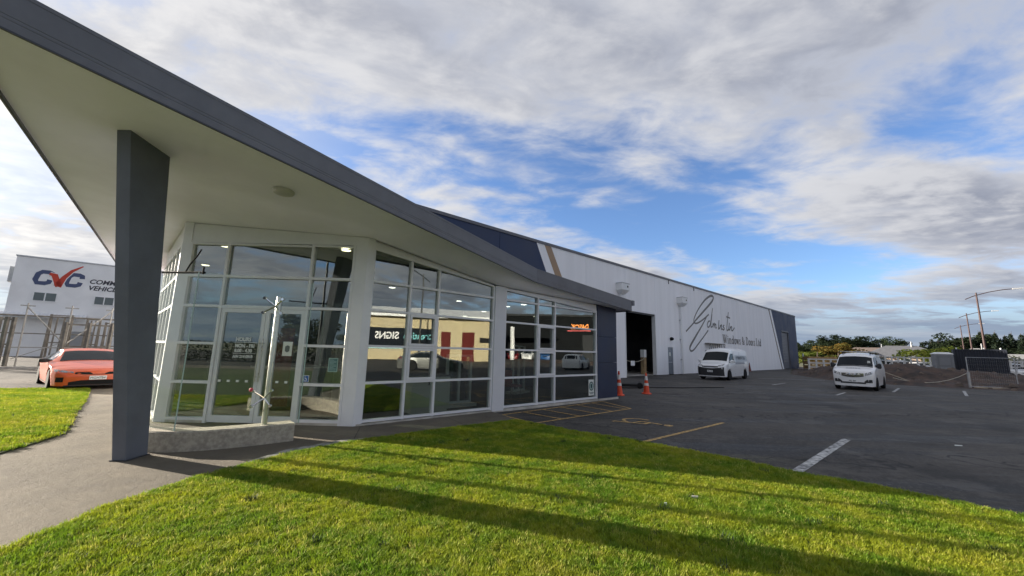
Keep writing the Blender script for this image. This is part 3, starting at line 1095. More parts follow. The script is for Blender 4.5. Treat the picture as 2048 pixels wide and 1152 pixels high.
def display_window(x, y, w, h, label, rz=0.0, z=0.13):
    t = thing('display_window', label, 'window sample', tuple(S(x, y, 0.045)), RZ + rz)
    f = fr(tuple(S(x, y, 0.0)), RZ + rz)
    b = MB(f)
    b.box(-w / 2 - .08, w / 2 + .08, -0.22, 0.22, 0.046, z)
    b.build('base', M_CAB, t)
    b = MB(f)
    z0 = z + .001
    b.box(-w / 2, -w / 2 + .06, -.04, .04, z0, z0 + h)
    b.box(w / 2 - .06, w / 2, -.04, .04, z0, z0 + h)
    b.box(-w / 2 + .06, w / 2 - .06, -.04, .04, z0, z0 + .06)
    b.box(-w / 2 + .06, w / 2 - .06, -.04, .04, z0 + h - .06, z0 + h)
    b.box(-.03, .03, -.04, .04, z0 + .06, z0 + h - .06)
    b.build('frame', M_WHITEP, t)
    for s_ in (-1, 1):
        b = MB(f)
        b.box(min(s_ * .03, s_ * (w / 2 - .06)), max(s_ * .03, s_ * (w / 2 - .06)), -.006, .006, z0 + .06, z0 + h - .06)
        b.build('pane', M_GLASS, t)


display_window(3.25, 0.95, 0.85, 1.35, 'white framed sample window on a plinth beside the pier inside')
display_window(7.1, 2.6, 0.9, 1.7, 'sample window on a plinth deep behind the right-hand bay', 0.3)
desk = thing('reception_desk', 'grey reception counter behind the entrance panes', 'desk', tuple(S(-0.7, 3.5, 0.045)), RZ)
b = MB(FS)
b.box(-1.3, 0.3, 3.2, 3.9, 0.046, 1.02)
b.build('front', mat('desk_grey', (0.12, 0.12, 0.125), 0.6), desk)
b = MB(FS)
b.box(-1.36, 0.36, 3.12, 3.96, 1.021, 1.06)
b.build('counter_top', M_CAB, desk)
ban = thing('display_banner', 'tall dark red banner stand just inside the entrance doors', 'banner', (-5.80, 9.9, 0.045), 0.1)
f = fr((-5.80, 9.9, 0), 0.1)
b = MB(f)
b.box(-.28, .28, -.01, .01, 0.12, 2.05)
b.build('cloth', mat('banner_red', (0.22, 0.022, 0.018), 0.7, var=0.2, vscale=3), ban)
b = MB(f)
b.box(-.31, .31, -.09, .09, 0.046, 0.118)
b.build('base', M_DARKMET, ban)
b = MB(FS)
idoor = thing('interior_door', 'grey inner door with lever handle behind the right entrance pane', 'door', tuple(S(0.69, 3.3, 0.045)), RZ)
b.box(0.655, 0.698, 2.75, 3.62, 0.05, 2.1)
b.build('leaf', mat('door_grey', (0.23, 0.24, 0.245), 0.6), idoor)
b = MB(FS)
b.box(0.60, 0.654, 2.82, 2.84, 1.0, 1.02)
b.box(0.60, 0.615, 2.84, 2.97, 1.0, 1.02)
b.build('lever_handle', M_BLACK, idoor)
stool = thing('chair', 'red seated visitor chair behind the right-hand bay', 'chair', tuple(S(5.9, 1.6, 0.045)), RZ)
M_RED = mat('seat_red', (0.20, 0.012, 0.02), 0.7)
b = MB(FS)
b.box(5.65, 6.15, 1.4, 1.88, 0.42, 0.49)
b.build('seat', M_RED, stool)
b = MB(FS)
b.box(5.65, 6.15, 1.89, 1.95, 0.50, 0.95)
b.build('backrest', M_RED, stool)
for sx in (5.68, 6.12):
    for sy in (1.43, 1.92):
        b = MB()
        b.tube(tuple(S(sx, sy, 0.046)), tuple(S(sx, sy, 0.419)), 0.012, 6)
        b.build('leg', M_STEEL, stool)

# notices on the glass
NY = GY - 0.006


def notice(frame, name, label, cat, x0, x1, z0, z1, m, y=NY, edge=None):
    t = thing(name, label, cat, tuple(MB(frame).P(((x0 + x1) / 2, y, z0))), math.atan2(frame[1][1], frame[1][0]))
    b = MB(frame)
    b.box(x0, x1, y - .002, y, z0, z1)
    b.build('sheet', m, t)
    return t


M_PAPER = mat('paper', (0.66, 0.68, 0.64), 0.7)
M_BLUE = mat('sign_blue', (0.03, 0.12, 0.36), 0.5)
t = notice(FE, 'accessible_sign', 'small blue and white wheelchair sign low on the right entrance pane', 'sign', 2.90, 3.04, 0.865, 1.005, M_WHITEP)
b = MB(FE)
b.box(2.908, 3.032, NY - .004, NY - .0025, 0.873, 0.997)
b.build('field', M_BLUE, t)
sf = (MB(FE).P((2.965, NY - .0048, 0.93)), FE[1], FE[3], (0, 0, 0))
b = MB(sf)
ribbon(b, [(0.028 * math.cos(a), -0.012 + 0.028 * math.sin(a)) for a in np.linspace(rad(75), rad(-200), 16)], 0.009)
ribbon(b, [(-.006, 0.03), (-.002, 0.004), (0.026, 0.002), (0.036, -0.03)], 0.010)
b.add([(-.006 + .009 * math.cos(a), .044 + .009 * math.sin(a), 0) for a in np.linspace(0, 5.6, 9)], [tuple(range(9))])
b.build('symbol', M_WHITEP, t, fix=False)
M_TEAL = mat('notice_teal', (0.05, 0.14, 0.14), 0.5)
t = notice(FE, 'notice', 'teal notice with pale border on the right entrance pane', 'notice', 3.42, 3.62, 1.09, 1.38, mat('notice_border', (0.30, 0.45, 0.40), 0.5))
b = MB(FE)
b.box(3.435, 3.605, NY - .004, NY - .0025, 1.105, 1.365)
b.build('field', M_TEAL, t)
b = MB(FE)
for k in range(9):
    b.box(3.45, 3.45 + (0.14 if k % 3 else 0.09), NY - .0055, NY - .0045, 1.335 - k * 0.026, 1.342 - k * 0.026)
b.build('print', mat('notice_print', (0.35, 0.5, 0.48), 0.5), t)
t = notice(FE, 'poster', 'white poster with a dark emblem on the right entrance door', 'poster', 2.42, 2.62, 1.40, 1.70, M_PAPER, y=-0.004)
b = MB(FE)
b.prism([(2.475, 1.50), (2.52, 1.475), (2.565, 1.50), (2.57, 1.60), (2.52, 1.625), (2.47, 1.60)], -0.0085, -0.0065, 'y')
b.build('emblem', mat('emblem_grey', (0.10, 0.12, 0.12), 0.6), t)
t = notice(FS, 'safety_badge', 'white sign with a round dark green emblem low on the last pane', 'sign', 8.03, 8.33, 0.16, 0.70, M_PAPER)
fb = (MB(FS).P((8.18, NY - .004, 0.475)), FS[1], FS[3], (0, 0, 0))
b = MB(fb)
b.add([(0.13 * math.cos(a), 0.155 * math.sin(a), 0) for a in np.linspace(0, 6.283, 25)[:-1]], [tuple(range(24))])
b.build('ring', mat('badge_green', (0.012, 0.055, 0.06), 0.5), t, fix=False)
fb = (MB(FS).P((8.18, NY - .0055, 0.475)), FS[1], FS[3], (0, 0, 0))
b = MB(fb)
b.add([(0.095 * math.cos(a), 0.115 * math.sin(a), 0) for a in np.linspace(0, 6.283, 25)[:-1]], [tuple(range(24))])
b.build('disc', mat('badge_pale', (0.40, 0.52, 0.48), 0.5), t, fix=False)
fb = (MB(FS).P((8.18, NY - .007, 0.475)), FS[1], FS[3], (0, 0, 0))
b = MB(fb)
b.add([(-.055, .06, 0), (0, .085, 0), (.055, .06, 0), (.05, -.04, 0), (0, -.09, 0), (-.05, -.04, 0)], [tuple(range(6))])
b.build('shield', MATS['badge_green'], t, fix=False)
b = MB(FS)
b.box(8.06, 8.30, NY - .005, NY - .003, 0.245, 0.265)
b.box(8.10, 8.26, NY - .005, NY - .003, 0.205, 0.225)
b.build('print', MATS['badge_green'], t)
# opening hours lettered on the left door
hours = thing('opening_hours', 'white opening-hours lettering on the left entrance door', 'lettering', tuple(MB(FE).P((1.5, -0.004, 1.3))), math.atan2(ed.y, ed.x))
for txt, size, zz_, xx in (('HOURS', 0.115, 1.69, 1.40), ('MON - FRI', 0.105, 1.555, 1.40), ('8.00 - 4.30', 0.10, 1.455, 1.40), ('A/H 214 0918', 0.085, 1.335, 1.38)):
    text_mesh(txt, size, (MB(FE).P((xx, -0.003, zz_)), FE[1], FE[2], FE[3]), M_WHITEP, 'lettering', hours, bold=0.003, depth=0.002, xs=0.86)
b = MB(FE)
b.box(1.39, 1.86, -0.0045, -0.0025, 1.66, 1.667)
b.box(1.38, 1.85, -0.0045, -0.0025, 1.425, 1.432)
b.build('rule', M_WHITEP, hours)
# manifestation squares across the doors
b = MB(FE)
for k in range(4):
    b.box(1.14 + k * .19, 1.20 + k * .19, -0.004, -0.002, 0.83, 0.875)
for k in range(3):
    b.box(2.16 + k * .19, 2.22 + k * .19, -0.004, -0.002, 0.83, 0.875)
tag(b.build('glass_markers', M_WHITEP), 'row of small white squares across the entrance doors', 'glass marking')

# ------------------------------------------------------------------ curved low wall and glass wind screen
arc = [(-6.50, 6.75), (-6.28, 6.46), (-5.90, 6.22), (-5.47, 6.10), (-5.10, 6.10), (-4.72, 6.23), (-4.35, 6.46), (-4.08, 6.68), (-3.72, 7.02)]
inn = []
for i, q in enumerate(arc):
    a0 = Vector((*arc[max(i - 1, 0)], 0))
    a1 = Vector((*arc[min(i + 1, len(arc) - 1)], 0))
    d = (a1 - a0).normalized()
    inn.append((q[0] - d.y * 0.34, q[1] + d.x * 0.34))
b = MB()
n = len(arc)
for i in range(n - 1):
    pass
rings = []
for q, w in zip(arc, inn):
    rings.append([(q[0], q[1], -0.03), (q[0], q[1], 0.275), (q[0] + (w[0] - q[0]) * .06, q[1] + (w[1] - q[1]) * .06, 0.295), (w[0] + (q[0] - w[0]) * .06, w[1] + (q[1] - w[1]) * .06, 0.295), (w[0], w[1], 0.275), (w[0], w[1], -0.03)])
b.loft(rings)
kw = b.build('low_wall', mat('aggregate_concrete', (0.46, 0.42, 0.34), 0.9, col2=(0.28, 0.255, 0.21), vscale=14, bump=0.9, bscale=70), smooth=35)
tag(kw, 'low curved aggregate concrete wall in front of the entrance', 'wall')
scr = thing('wind_screen', 'frameless glass wind screen with steel post on the low curved wall', 'glass screen', (-4.3, 6.5, 0.29))
gpts = [(-6.20, 6.72), (-5.10, 6.16), (-3.60, 6.95)]
gpts = [(-6.35, 6.62), (-5.09, 6.14), (-3.66, 6.98)]


def upright_pane(a, c, z0, z1, m, parent, th=0.012):
    d = (Vector((*c, 0)) - Vector((*a, 0))).normalized()
    nn = Vector((-d.y, d.x, 0)) * th
    b = MB()
    b.prism([a, c, (c[0] + nn.x, c[1] + nn.y), (a[0] + nn.x, a[1] + nn.y)], z0, z1, 'z')
    return b.build('pane', m, parent)


upright_pane((-6.35, 6.66), (-5.12, 6.17), 0.297, 2.76, M_SCREEN, scr)
upright_pane((-5.08, 6.18), (-3.68, 7.03), 0.297, 2.78, M_SCREEN, scr)
M_GEDGE = mat('glass_edge', (0.36, 0.50, 0.46), 0.2, coat=0.5)
for q in ((-3.672, 7.036), (-5.10, 6.172)):
    b = MB()
    b.box(q[0] - .006, q[0] + .006, q[1] - .006, q[1] + .006, 0.298, 2.77)
    b.build('glass_edge', M_GEDGE, scr)
PX, PY = -4.16, 6.86
b = MB()
b.lathe([(0.0, 0.29), (0.046, 0.29), (0.046, 2.46), (0.042, 2.475), (0.0, 2.475)], (PX, PY, 0), 16)
b.build('post', M_STEEL, scr, smooth=40)
for zc_, mm in ((2.30, None), (0.74, None)):
    b = MB()
    for sx, szz in ((-1, 1), (1, 1), (-1, -1), (1, -1)):
        e = (PX + .02 + sx * 0.115, PY - .19 + sx * .068, zc_ + szz * 0.125)
        b.tube((PX + .02, PY - .12, zc_), e, 0.012, 7)
        b.lathe([(0.0, -.02), (0.024, -.02), (0.028, 0), (0.024, .02), (0, .02)], e, 10, 'y')
    b.tube((PX, PY, zc_), (PX + .02, PY - .12, zc_), 0.016, 8)
    b.build('spider_fitting', M_CHROME, scr, smooth=40)
# rail tying the screen head back under the soffit
b = MB()
b.tube((-5.95, 6.45, 2.80), (-5.03, 6.20, 2.77), 0.018, 8)
b.tube((-5.05, 6.19, 2.74), (-5.05, 6.19, 2.86), 0.014, 8)
b.build('head_rail', M_BLACK, scr, smooth=40)
b = MB()
b.path([(-5.44, 6.31, 2.79), (-5.40, 6.33, 2.93), (-5.33, 6.36, 3.08), (-5.29, 6.38, 3.2)], 0.012)
b.build('stay_rod', M_BLACK, scr, smooth=40)
fl = tag(MB().lathe([(0.0, -.03), (0.02, -.025), (0.032, 0.0), (0.02, .028), (0.0, .03)], (PX - .115, PY - .275, 0.885), 10).build('flower', mat('flower_pink', (0.55, 0.06, 0.09), 0.6), smooth=60), 'small pink artificial flower tucked in the lower steel fitting', 'flower')

# ------------------------------------------------------------------ warehouse
WH = 7.95
XL, XR = -29.6, 44.0
wh = thing('warehouse', 'long white precast warehouse with navy ends and script lettering', 'building', tuple(W0), RZ)


def wface(nm, poly, m, y0=0.0, y1=0.22, parent=wh):
    b = MB(FW)
    b.prism(poly, y0, y1, 'y')
    return b.build(nm, m, parent)


def slant(z, a, b_):
    """x on the line through (xa,za),(xb,zb) at z"""
    return a[0] + (b_[0] - a[0]) * (z - a[1]) / (b_[1] - a[1])


nv = ((-13.77, 7.9), (-12.87, 6.2))
J = 0.012
# navy part
nx = [XL, -25.2, -20.9, -16.6]
for a_, c_ in zip(nx[:-1], nx[1:]):
    wface('wall_panel', [(a_ + J, 0), (c_ - J, 0), (c_ - J, WH), (a_ + J, WH)], M_WALLNAVY)
wface('wall_panel', [(-16.6 + J, 0), (slant(0, *nv), 0), (slant(WH, *nv), WH), (-16.6 + J, WH)], M_WALLNAVY)
# white panels; the first has the slanted edge
wface('wall_panel', [(slant(0, *nv) + .002, 0), (-9.1 - J, 0), (-9.1 - J, WH), (slant(WH, *nv) + .002, WH)], M_WALLW)
wx = [-9.1, -4.39]
wface('wall_panel', [(-9.1 + J, 0), (-4.39, 0), (-4.39, WH), (-9.1 + J, WH)], M_WALLW)
wface('wall_panel', [(-4.39 + J, 4.78), (0.0 - J, 4.78), (0.0 - J, WH), (-4.39 + J, WH)], M_WALLW)
wx = [0.0, 4.6, 9.2, 13.8, 18.4, 23.0, 27.6]
# the panel with the side door has an opening
wface('wall_panel', [(0.0, 0), (1.88, 0), (1.88, 2.24), (2.80, 2.24), (2.80, 0), (4.6 - J, 0), (4.6 - J, WH), (0.0, WH)], M_WALLW)
for a_, c_ in zip(wx[1:-1], wx[2:]):
    wface('wall_panel', [(a_ + J, 0), (c_ - J, 0), (c_ - J, WH), (a_ + J, WH)], M_WALLW)
r1, r2 = ((30.45, 7.91), (34.51, 0.17)), ((31.63, 8.02), (35.6, 0.23))
wface('wall_panel', [(27.6 + J, 0), (slant(0, *r2), 0), (slant(WH, *r2), WH), (27.6 + J, WH)], M_WALLW)
wface('wall_panel', [(slant(0, *r2) + .002, 0), (35.75, 0), (35.75, 5.4), (39.45, 5.4), (39.45, WH), (slant(WH, *r2) + .002, WH)], M_WALLNAVY)
wface('wall_panel', [(39.45 + J, 0), (XR, 0), (XR, WH), (39.45 + J, WH)], M_WALLNAVY)
# joint backing
wface('joint_backing', [(XL + .1, 0), (-4.5, 0), (-4.5, WH - .1), (XL + .1, WH - .1)], mat('joint_grey', (0.24, 0.25, 0.27), 0.9), 0.19, 0.25)
wface('joint_backing', [(2.9, 0), (35.7, 0), (35.7, WH - .1), (2.9, WH - .1)], MATS['joint_grey'], 0.19, 0.25)
# painted stripes
t1, t2 = ((-13.1, 7.91), (-12.13, 6.18)), ((-12.52, 7.91), (-11.48, 6.15))
wface('stripe', [(slant(0.0, *t1), 0.0), (slant(0.0, *t2), 0.0), (slant(WH - .02, *t2), WH - .02), (slant(WH - .02, *t1), WH - .02)], M_TAN, -0.004, -0.001)
r0 = ((30.45, 7.91), (34.51, 0.17))
for off, wd, mm in ((0.0, 0.42, MATS['tan_stripe']),):
    wface('stripe', [(slant(0.02, *r0) + off, 0.02), (slant(0.02, *r0) + off + wd, 0.02), (slant(WH - .02, *r0) + off + wd, WH - .02), (slant(WH - .02, *r0) + off, WH - .02)], mat('stripe_dim', (0.16, 0.125, 0.10), 0.6), -0.004, -0.001)
# parapet flashing
b = MB(FW)
b.box(XL - .05, XR + .05, -0.05, 0.28, WH, WH + 0.16)
b.build('parapet_flashing', M_FASCIA, wh)
b = MB(FW)
for x in (2.4, 7.4):
    b.box(x - .03, x + .03, -0.055, -0.005, WH - .32, WH)
b.build('overflow_strap', M_FASCIA, wh)
# shell of the shed
b = MB(FW)
b.box(XL, XL + .2, 0.26, 32, 0, WH)
b.build('end_wall', M_WALLW, wh)
b = MB(FW)
b.box(XR - .2, XR, 0.26, 32, 0, WH)
b.build('end_wall', M_WALLNAVY, wh)
b = MB(FW)
b.box(XL + .22, XR - .22, 31.8, 32, 0, WH)
b.build('rear_wall', M_WALLW, wh)
b = MB(FW)
b.prism([(0.3, WH - .25), (16, WH + .9), (31.7, WH - .25), (31.7, WH - .15), (16, WH + 1.0), (0.3, WH - .15)], XL + .25, XR - .25, 'x')
b.build('roof', MATS['roof_metal'], wh)
b = MB(FW)
b.box(XL + .3, XR - .3, 0.3, 31.7, -0.03, 0.006)
b.build('floor_slab', M_CONC, wh)
# inside the open bay: dark lining and rafters
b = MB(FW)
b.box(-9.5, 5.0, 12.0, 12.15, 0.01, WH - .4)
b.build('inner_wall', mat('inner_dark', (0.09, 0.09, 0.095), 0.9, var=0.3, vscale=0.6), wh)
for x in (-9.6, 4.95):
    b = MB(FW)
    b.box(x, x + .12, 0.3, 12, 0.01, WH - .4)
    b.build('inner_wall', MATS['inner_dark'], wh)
for k in range(4):
    b = MB(FW)
    b.box(-9.4, 4.9, 2.2 + 2.4 * k, 2.45 + 2.4 * k, 6.2 - .25 * (k % 2), 6.6)
    b.build('rafter', M_DARKMET, wh)
b = MB(FW)
b.box(-8.8, 1.2, 11.6, 11.98, 4.0, 5.6)
b.build('mezzanine_panel', mat('pale_board', (0.22, 0.22, 0.21), 0.8), wh)
# door reveal and sliding leaf
b = MB(FW)
b.box(-0.10, 0.0, -0.01, 0.30, 0.0, 4.76)
b.build('door_jamb', M_WHITEP, wh)
b = MB(FW)
b.box(-4.38, -0.11, 0.06, 0.30, 4.66, 4.77)
b.build('door_head', M_DARKMET, wh)
b = MB(FW)
b.box(-8.3, -5.95, -0.95, -0.80, 0.02, 4.62)
sl = b.build('sliding_door', M_WALLW, wh)
b = MB(FW)
b.box(-7.4, -7.32, -0.975, -0.951, 0.1, 4.5)
b.box(-6.05, -5.97, -0.975, -0.951, 0.05, 4.60)
b.build('stile', M_WHITEP, sl)
b = MB(FW)
b.box(-8.4, -5.85, -0.99, -0.012, 4.63, 4.70)
b.build('door_track', M_DARKMET, wh)
b = MB(FW)
b.box(-8.3, -8.15, -0.79, -0.012, 0.02, 4.62)
b.build('door_return', M_WALLW, wh)
# side door
b = MB(FW)
b.box(1.89, 1.96, 0.03, 0.12, 0.0, 2.23)
b.box(2.72, 2.79, 0.03, 0.12, 0.0, 2.23)
b.box(1.96, 2.72, 0.03, 0.12, 2.15, 2.23)
sd = b.build('side_door', mat('door_frame_grey', (0.30, 0.33, 0.38), 0.4), wh)
b = MB(FW)
b.box(1.965, 2.715, 0.05, 0.10, 0.02, 2.145)
b.build('leaf', mat('door_leaf', (0.16, 0.19, 0.23), 0.25, coat=0.3), sd)
b = MB(FW)
b.box(2.02, 2.66, 0.035, 0.049, 0.95, 1.03)
b.build('mid_rail', MATS['door_frame_grey'], sd)
b = MB(FW)
b.box(2.2, 2.42, 0.044, 0.0495, 1.5, 1.8)
b.build('paper_notice', M_PAPER, sd)
b = MB(FW)
b.lathe([(0.0, 0.0), (0.13, 0.0), (0.15, -0.1), (0.10, -0.24), (0.0, -0.26)], (2.42, -0.001, 2.93), 12, 'y')
b.build('wall_light', M_BLACK, wh, smooth=40)
# rainwater heads with downpipes
for x in (-5.12, 4.35):
    b = MB(FW)
    w = 0.50
    rings = [[(x - w, -.50, 6.62), (x + w, -.50, 6.62), (x + w, -.003, 6.62), (x - w, -.003, 6.62)],
             [(x - w, -.50, 6.14), (x + w, -.50, 6.14), (x + w, -.003, 6.12), (x - w, -.003, 6.12)],
             [(x - .25, -.30, 5.86), (x + .25, -.30, 5.86), (x + .25, -.003, 5.86), (x - .25, -.003, 5.86)]]
    b.loft(rings)
    rh = b.build('rainwater_head', M_WHITEP, wh)
    b = MB(FW)
    b.box(x - w - .02, x + w + .02, -.525, -.003, 6.60, 6.65)
    b.build('rim', M_GALV, rh)
    b = MB(FW)
    b.lathe([(0, 0), (.07, 0), (.07, -.02), (0, -.02)], (x + .25, -.502, 6.4), 10, 'y')
    b.build('overflow_hole', M_BLACK, rh)
    b = MB(FW)
    b.tube((x - .15, -.14, 0.0), (x - .15, -.14, 5.88), 0.075, 10)
    b.build('downpipe', M_WHITEP, wh, smooth=40)
    for z in (1.2, 2.9, 4.6):
        b = MB(FW)
        b.box(x - .27, x - .03, -.15, -.003, z, z + .05)
        b.build('pipe_bracket', M_GALV, wh)
# roller door in the navy end
b = MB(FW)
b.box(35.76, 35.90, 0.02, 0.30, 0.0, 5.39)
b.box(39.30, 39.44, 0.02, 0.30, 0.0, 5.39)
b.box(35.76, 39.44, -0.03, 0.30, 5.24, 5.39)
rd = b.build('roller_door', M_FASCIA, wh)
for k in range(24):
    b = MB(FW)
    z = 0.03 + k * 0.215
    b.prism([(0.16, z), (0.19, z), (0.19, z + .205), (0.16, z + .205), (0.135, z + .10)], 35.92, 39.28, 'x')
    b.build('door_slat', mat('slat_grey', (0.12, 0.13, 0.155), 0.5), rd)
# grille hood over the bike rack
gh = thing('wall_grille', 'dark barred louvre hood fixed to the warehouse wall above the high-roof van', 'grille', tuple(W0 + D1 * 11.3 + Vector((0, 0, 2.0))), RZ)
b = MB(FW)
b.box(9.3, 13.3, -0.42, -0.003, 2.74, 2.82)
b.build('hood', M_SIGNGREY, gh)
for k in range(9):
    x = 9.45 + k * 0.46
    b = MB(FW)
    b.path([(x, -.05, 2.1), (x, -.36, 2.15), (x + .1, -.38, 2.45), (x + .25, -.36, 2.735)], 0.035, 6)
    b.build('hoop', M_SIGNGREY, gh)
b = MB(FW)
b.box(9.35, 13.25, -0.06, -0.003, 2.03, 2.11)
b.build('rail', M_SIGNGREY, gh)
# bollard before the navy end
bo = MB()
bp_ = W0 + D1 * 41.5 - D2 * 1.1
bo.lathe([(0.0, -0.03), (0.09, -0.03), (0.09, 2.2), (0.06, 2.26), (0, 2.27)], tuple(bp_), 10)
tag(bo.build('bollard_post', mat('bollard_grey', (0.42, 0.46, 0.50), 0.5), smooth=40), 'tall pale grey post beside the far roller door', 'bollard')

# lettering on the warehouse: script word
SCRIPT = [[[5.39, 3.7], [7.09, 4.59], [7.52, 4.85], [9.57, 5.94], [11.47, 6.97], [12.03, 7.47], [11.72, 7.64], [10.94, 7.48], [9.69, 6.91], [8.32, 6.01], [7.43, 5.24], [7.11, 4.76], [7.35, 4.58], [8.03, 4.65], [9.32, 5.09], [10.66, 5.66]], [[10.07, 5.38], [9.12, 4.61], [7.48, 3.43], [6.36, 2.61], [6.01, 2.22], [6.23, 1.99], [6.81, 2.1], [7.93, 2.71], [9.25, 3.45], [10.3, 4.07]], [[10.83, 5.02], [10.45, 4.93], [10.14, 4.61], [10.26, 4.38], [10.6, 4.46], [10.95, 4.84], [11.69, 6.37]], [[11.45, 5.74], [11.04, 4.73], [11.04, 4.43], [11.31, 4.5]], [[11.6, 4.86], [11.42, 4.42]], [[11.46, 4.51], [11.81, 4.81], [11.96, 4.79], [11.78, 4.4]], [[11.87, 4.6], [12.16, 4.77], [12.31, 4.75], [12.18, 4.4], [12.43, 4.48]], [[13.18, 5.27], [12.89, 4.38], [13.17, 4.49]], [[13.43, 4.79], [13.24, 4.37]], [[13.29, 4.5], [13.67, 4.77], [13.83, 4.74], [13.67, 4.36], [13.94, 4.41]], [[14.51, 4.85], [14.18, 4.67], [14.49, 4.5], [14.29, 4.33], [13.97, 4.38]], [[15.9, 6.33], [15.16, 4.47], [15.42, 4.36], [15.73, 4.51]], [[15.2, 5.78], [16.29, 5.71]], [[16.02, 5.18], [15.7, 4.41], [15.99, 4.49]], [[16.22, 4.8], [16.01, 4.36]], [[16.07, 4.52], [16.49, 4.78], [16.66, 4.74], [16.51, 4.4], [16.87, 4.4], [17.44, 4.73]]]


def smooth_pts(p, n=6):
    p = [Vector((*q, 0)) for q in p]
    if len(p) < 3:
        return [(q.x, q.y) for q in p]
    out = []
    P = [p[0] * 2 - p[1]] + p + [p[-1] * 2 - p[-2]]
    for i in range(1, len(P) - 2):
        for k in range(n):
            t_ = k / n
            a, b_, c, d = P[i - 1], P[i], P[i + 1], P[i + 2]
            q = 0.5 * ((2 * b_) + (c - a) * t_ + (2 * a - 5 * b_ + 4 * c - d) * t_ ** 2 + (3 * b_ - a - 3 * c + d) * t_ ** 3)
            out.append((q.x, q.y))
    out.append((p[-1].x, p[-1].y))
    return out


sign = thing('wall_lettering', 'grey script and serif company lettering painted on the white warehouse wall', 'sign', tuple(W0 + D1 * 15 - D2 * 0.01), RZ)
for i, st in enumerate(SCRIPT):
    b = MB((tuple(W0 - D2 * (0.006 + 0.0008 * i)), tuple(D1), (0, 0, 1), (0, 0, 0)))
    pts = smooth_pts(st)
    if i < 2:
        w = [0.15 + 0.10 * max(0.0, math.sin(math.pi * (k / len(pts)) * 2.0 - 0.6)) for k in range(len(pts))]
    else:
        w = 0.15
    ribbon(b, pts, w)
    b.build('lettering', M_SIGNGREY, sign, fix=False)


# serif capitals drawn from stems, bowls and serifs (unit cap height)
def serif_word(word, x, z, h, sx, b):
    def ln(pts, w):
        ribbon(b, [(x + px * h * sx, z + py * h) for px, py in pts], w * h)

    def serif(px, py, w=0.34):
        ln([(px - w / 2, py), (px + w / 2, py)], 0.05)

    def bowl(cx, cy, rx, ry, a0=0, a1=360, w=0.14):
        ln([(cx + rx * math.cos(rad(a)), cy + ry * math.sin(rad(a))) for a in np.linspace(a0, a1, 18)], w)
    for ch in word:
        adv = 0.5
        if ch == 'W':
            ln([(0.05, 1), (0.32, 0.02)], .17); ln([(0.32, 0.02), (0.55, 0.85)], .09); ln([(0.50, 1), (0.76, 0.02)], .17); ln([(0.76, 0.02), (1.02, 1)], .09)
            serif(.05, .98); serif(.52, .98); serif(1.02, .98, .3); adv = 1.2
        elif ch == 'i':
            ln([(.2, .6), (.2, .02)], .16); serif(.2, .025, .36); serif(.13, .6, .22); bowl(.19, .82, .035, .035, w=.10); adv = .46
        elif ch == 'n':
            ln([(.18, .6), (.18, .02)], .16); ln([(.22, .52), (.38, .61), (.54, .52), (.56, .02)], .14); serif(.18, .025, .34); serif(.56, .025, .34); serif(.1, .6, .2); adv = .80
        elif ch == 'd':
            bowl(.30, .31, .20, .27); ln([(.54, 1.0), (.54, .02)], .16); serif(.47, .98, .2); serif(.58, .025, .22); adv = .78
        elif ch == 'o':
            bowl(.30, .31, .22, .28); adv = .66
        elif ch == 'w':
            ln([(.05, .6), (.24, .02)], .15); ln([(.24, .02), (.38, .52)], .08); ln([(.36, .6), (.55, .02)], .15); ln([(.55, .02), (.72, .6)], .08)
            serif(.06, .59, .26); serif(.38, .59, .26); serif(.72, .59, .24); adv = .88
        elif ch == 's':
            ln([(.42, .46), (.36, .59), (.22, .59), (.12, .47), (.2, .36), (.36, .26), (.42, .13), (.3, .02), (.16, .03), (.09, .16)], .11); adv = .54
        elif ch == '&':
            ln([(.82, .5), (.6, .12), (.36, .0), (.12, .14), (.14, .38), (.42, .6), (.48, .82), (.34, .97), (.2, .84), (.26, .6), (.6, .2), (.86, .02)], .12); serif(.8, .52, .26); adv = 1.0
        elif ch == 'D':
            ln([(.2, 1), (.2, 0)], .17); ln([(.12, .98), (.4, .98), (.66, .82), (.74, .5), (.66, .18), (.4, .025), (.12, .025)], .12); adv = .92
        elif ch == 'r':
            ln([(.18, .6), (.18, .02)], .16); ln([(.2, .45), (.32, .58), (.44, .57)], .13); serif(.18, .025, .36); serif(.1, .6, .2); adv = .54
        elif ch == 'L':
            ln([(.2, 1), (.2, 0)], .17); serif(.2, .98, .4); ln([(.06, .025), (.62, .025), (.66, .26)], .06); adv = .76
        elif ch == 't':
            ln([(.2, .85), (.2, .1), (.28, .02), (.38, .08)], .15); serif(.24, .6, .40); adv = .50
        elif ch == ' ':
            adv = .36
        x += adv * h * sx
    return x


b = MB((tuple(W0 - D2 * 0.022), tuple(D1), (0, 0, 1), (0, 0, 0)))
xe = serif_word('Windows & Doors Ltd', 0.0, 2.93, 0.90, 1.0, b)
sxx = (26.35 - 13.95) / xe
b = MB((tuple(W0 - D2 * 0.022), tuple(D1), (0, 0, 1), (0, 0, 0)))
serif_word('Windows & Doors Ltd', 13.95, 2.93, 0.90, sxx, b)
b.build('lettering', mat('sign_brown', (0.105, 0.09, 0.085), 0.5), sign, fix=False)

# things in the bay: bench rack, bin, barrier chain and its sign
M_WOOD = mat('raw_timber', (0.34, 0.24, 0.13), 0.8, var=0.25, vscale=4)


def FWp(x, y, z=0.0):
    p = W0 + D1 * x + D2 * y
    return (p.x, p.y, z)


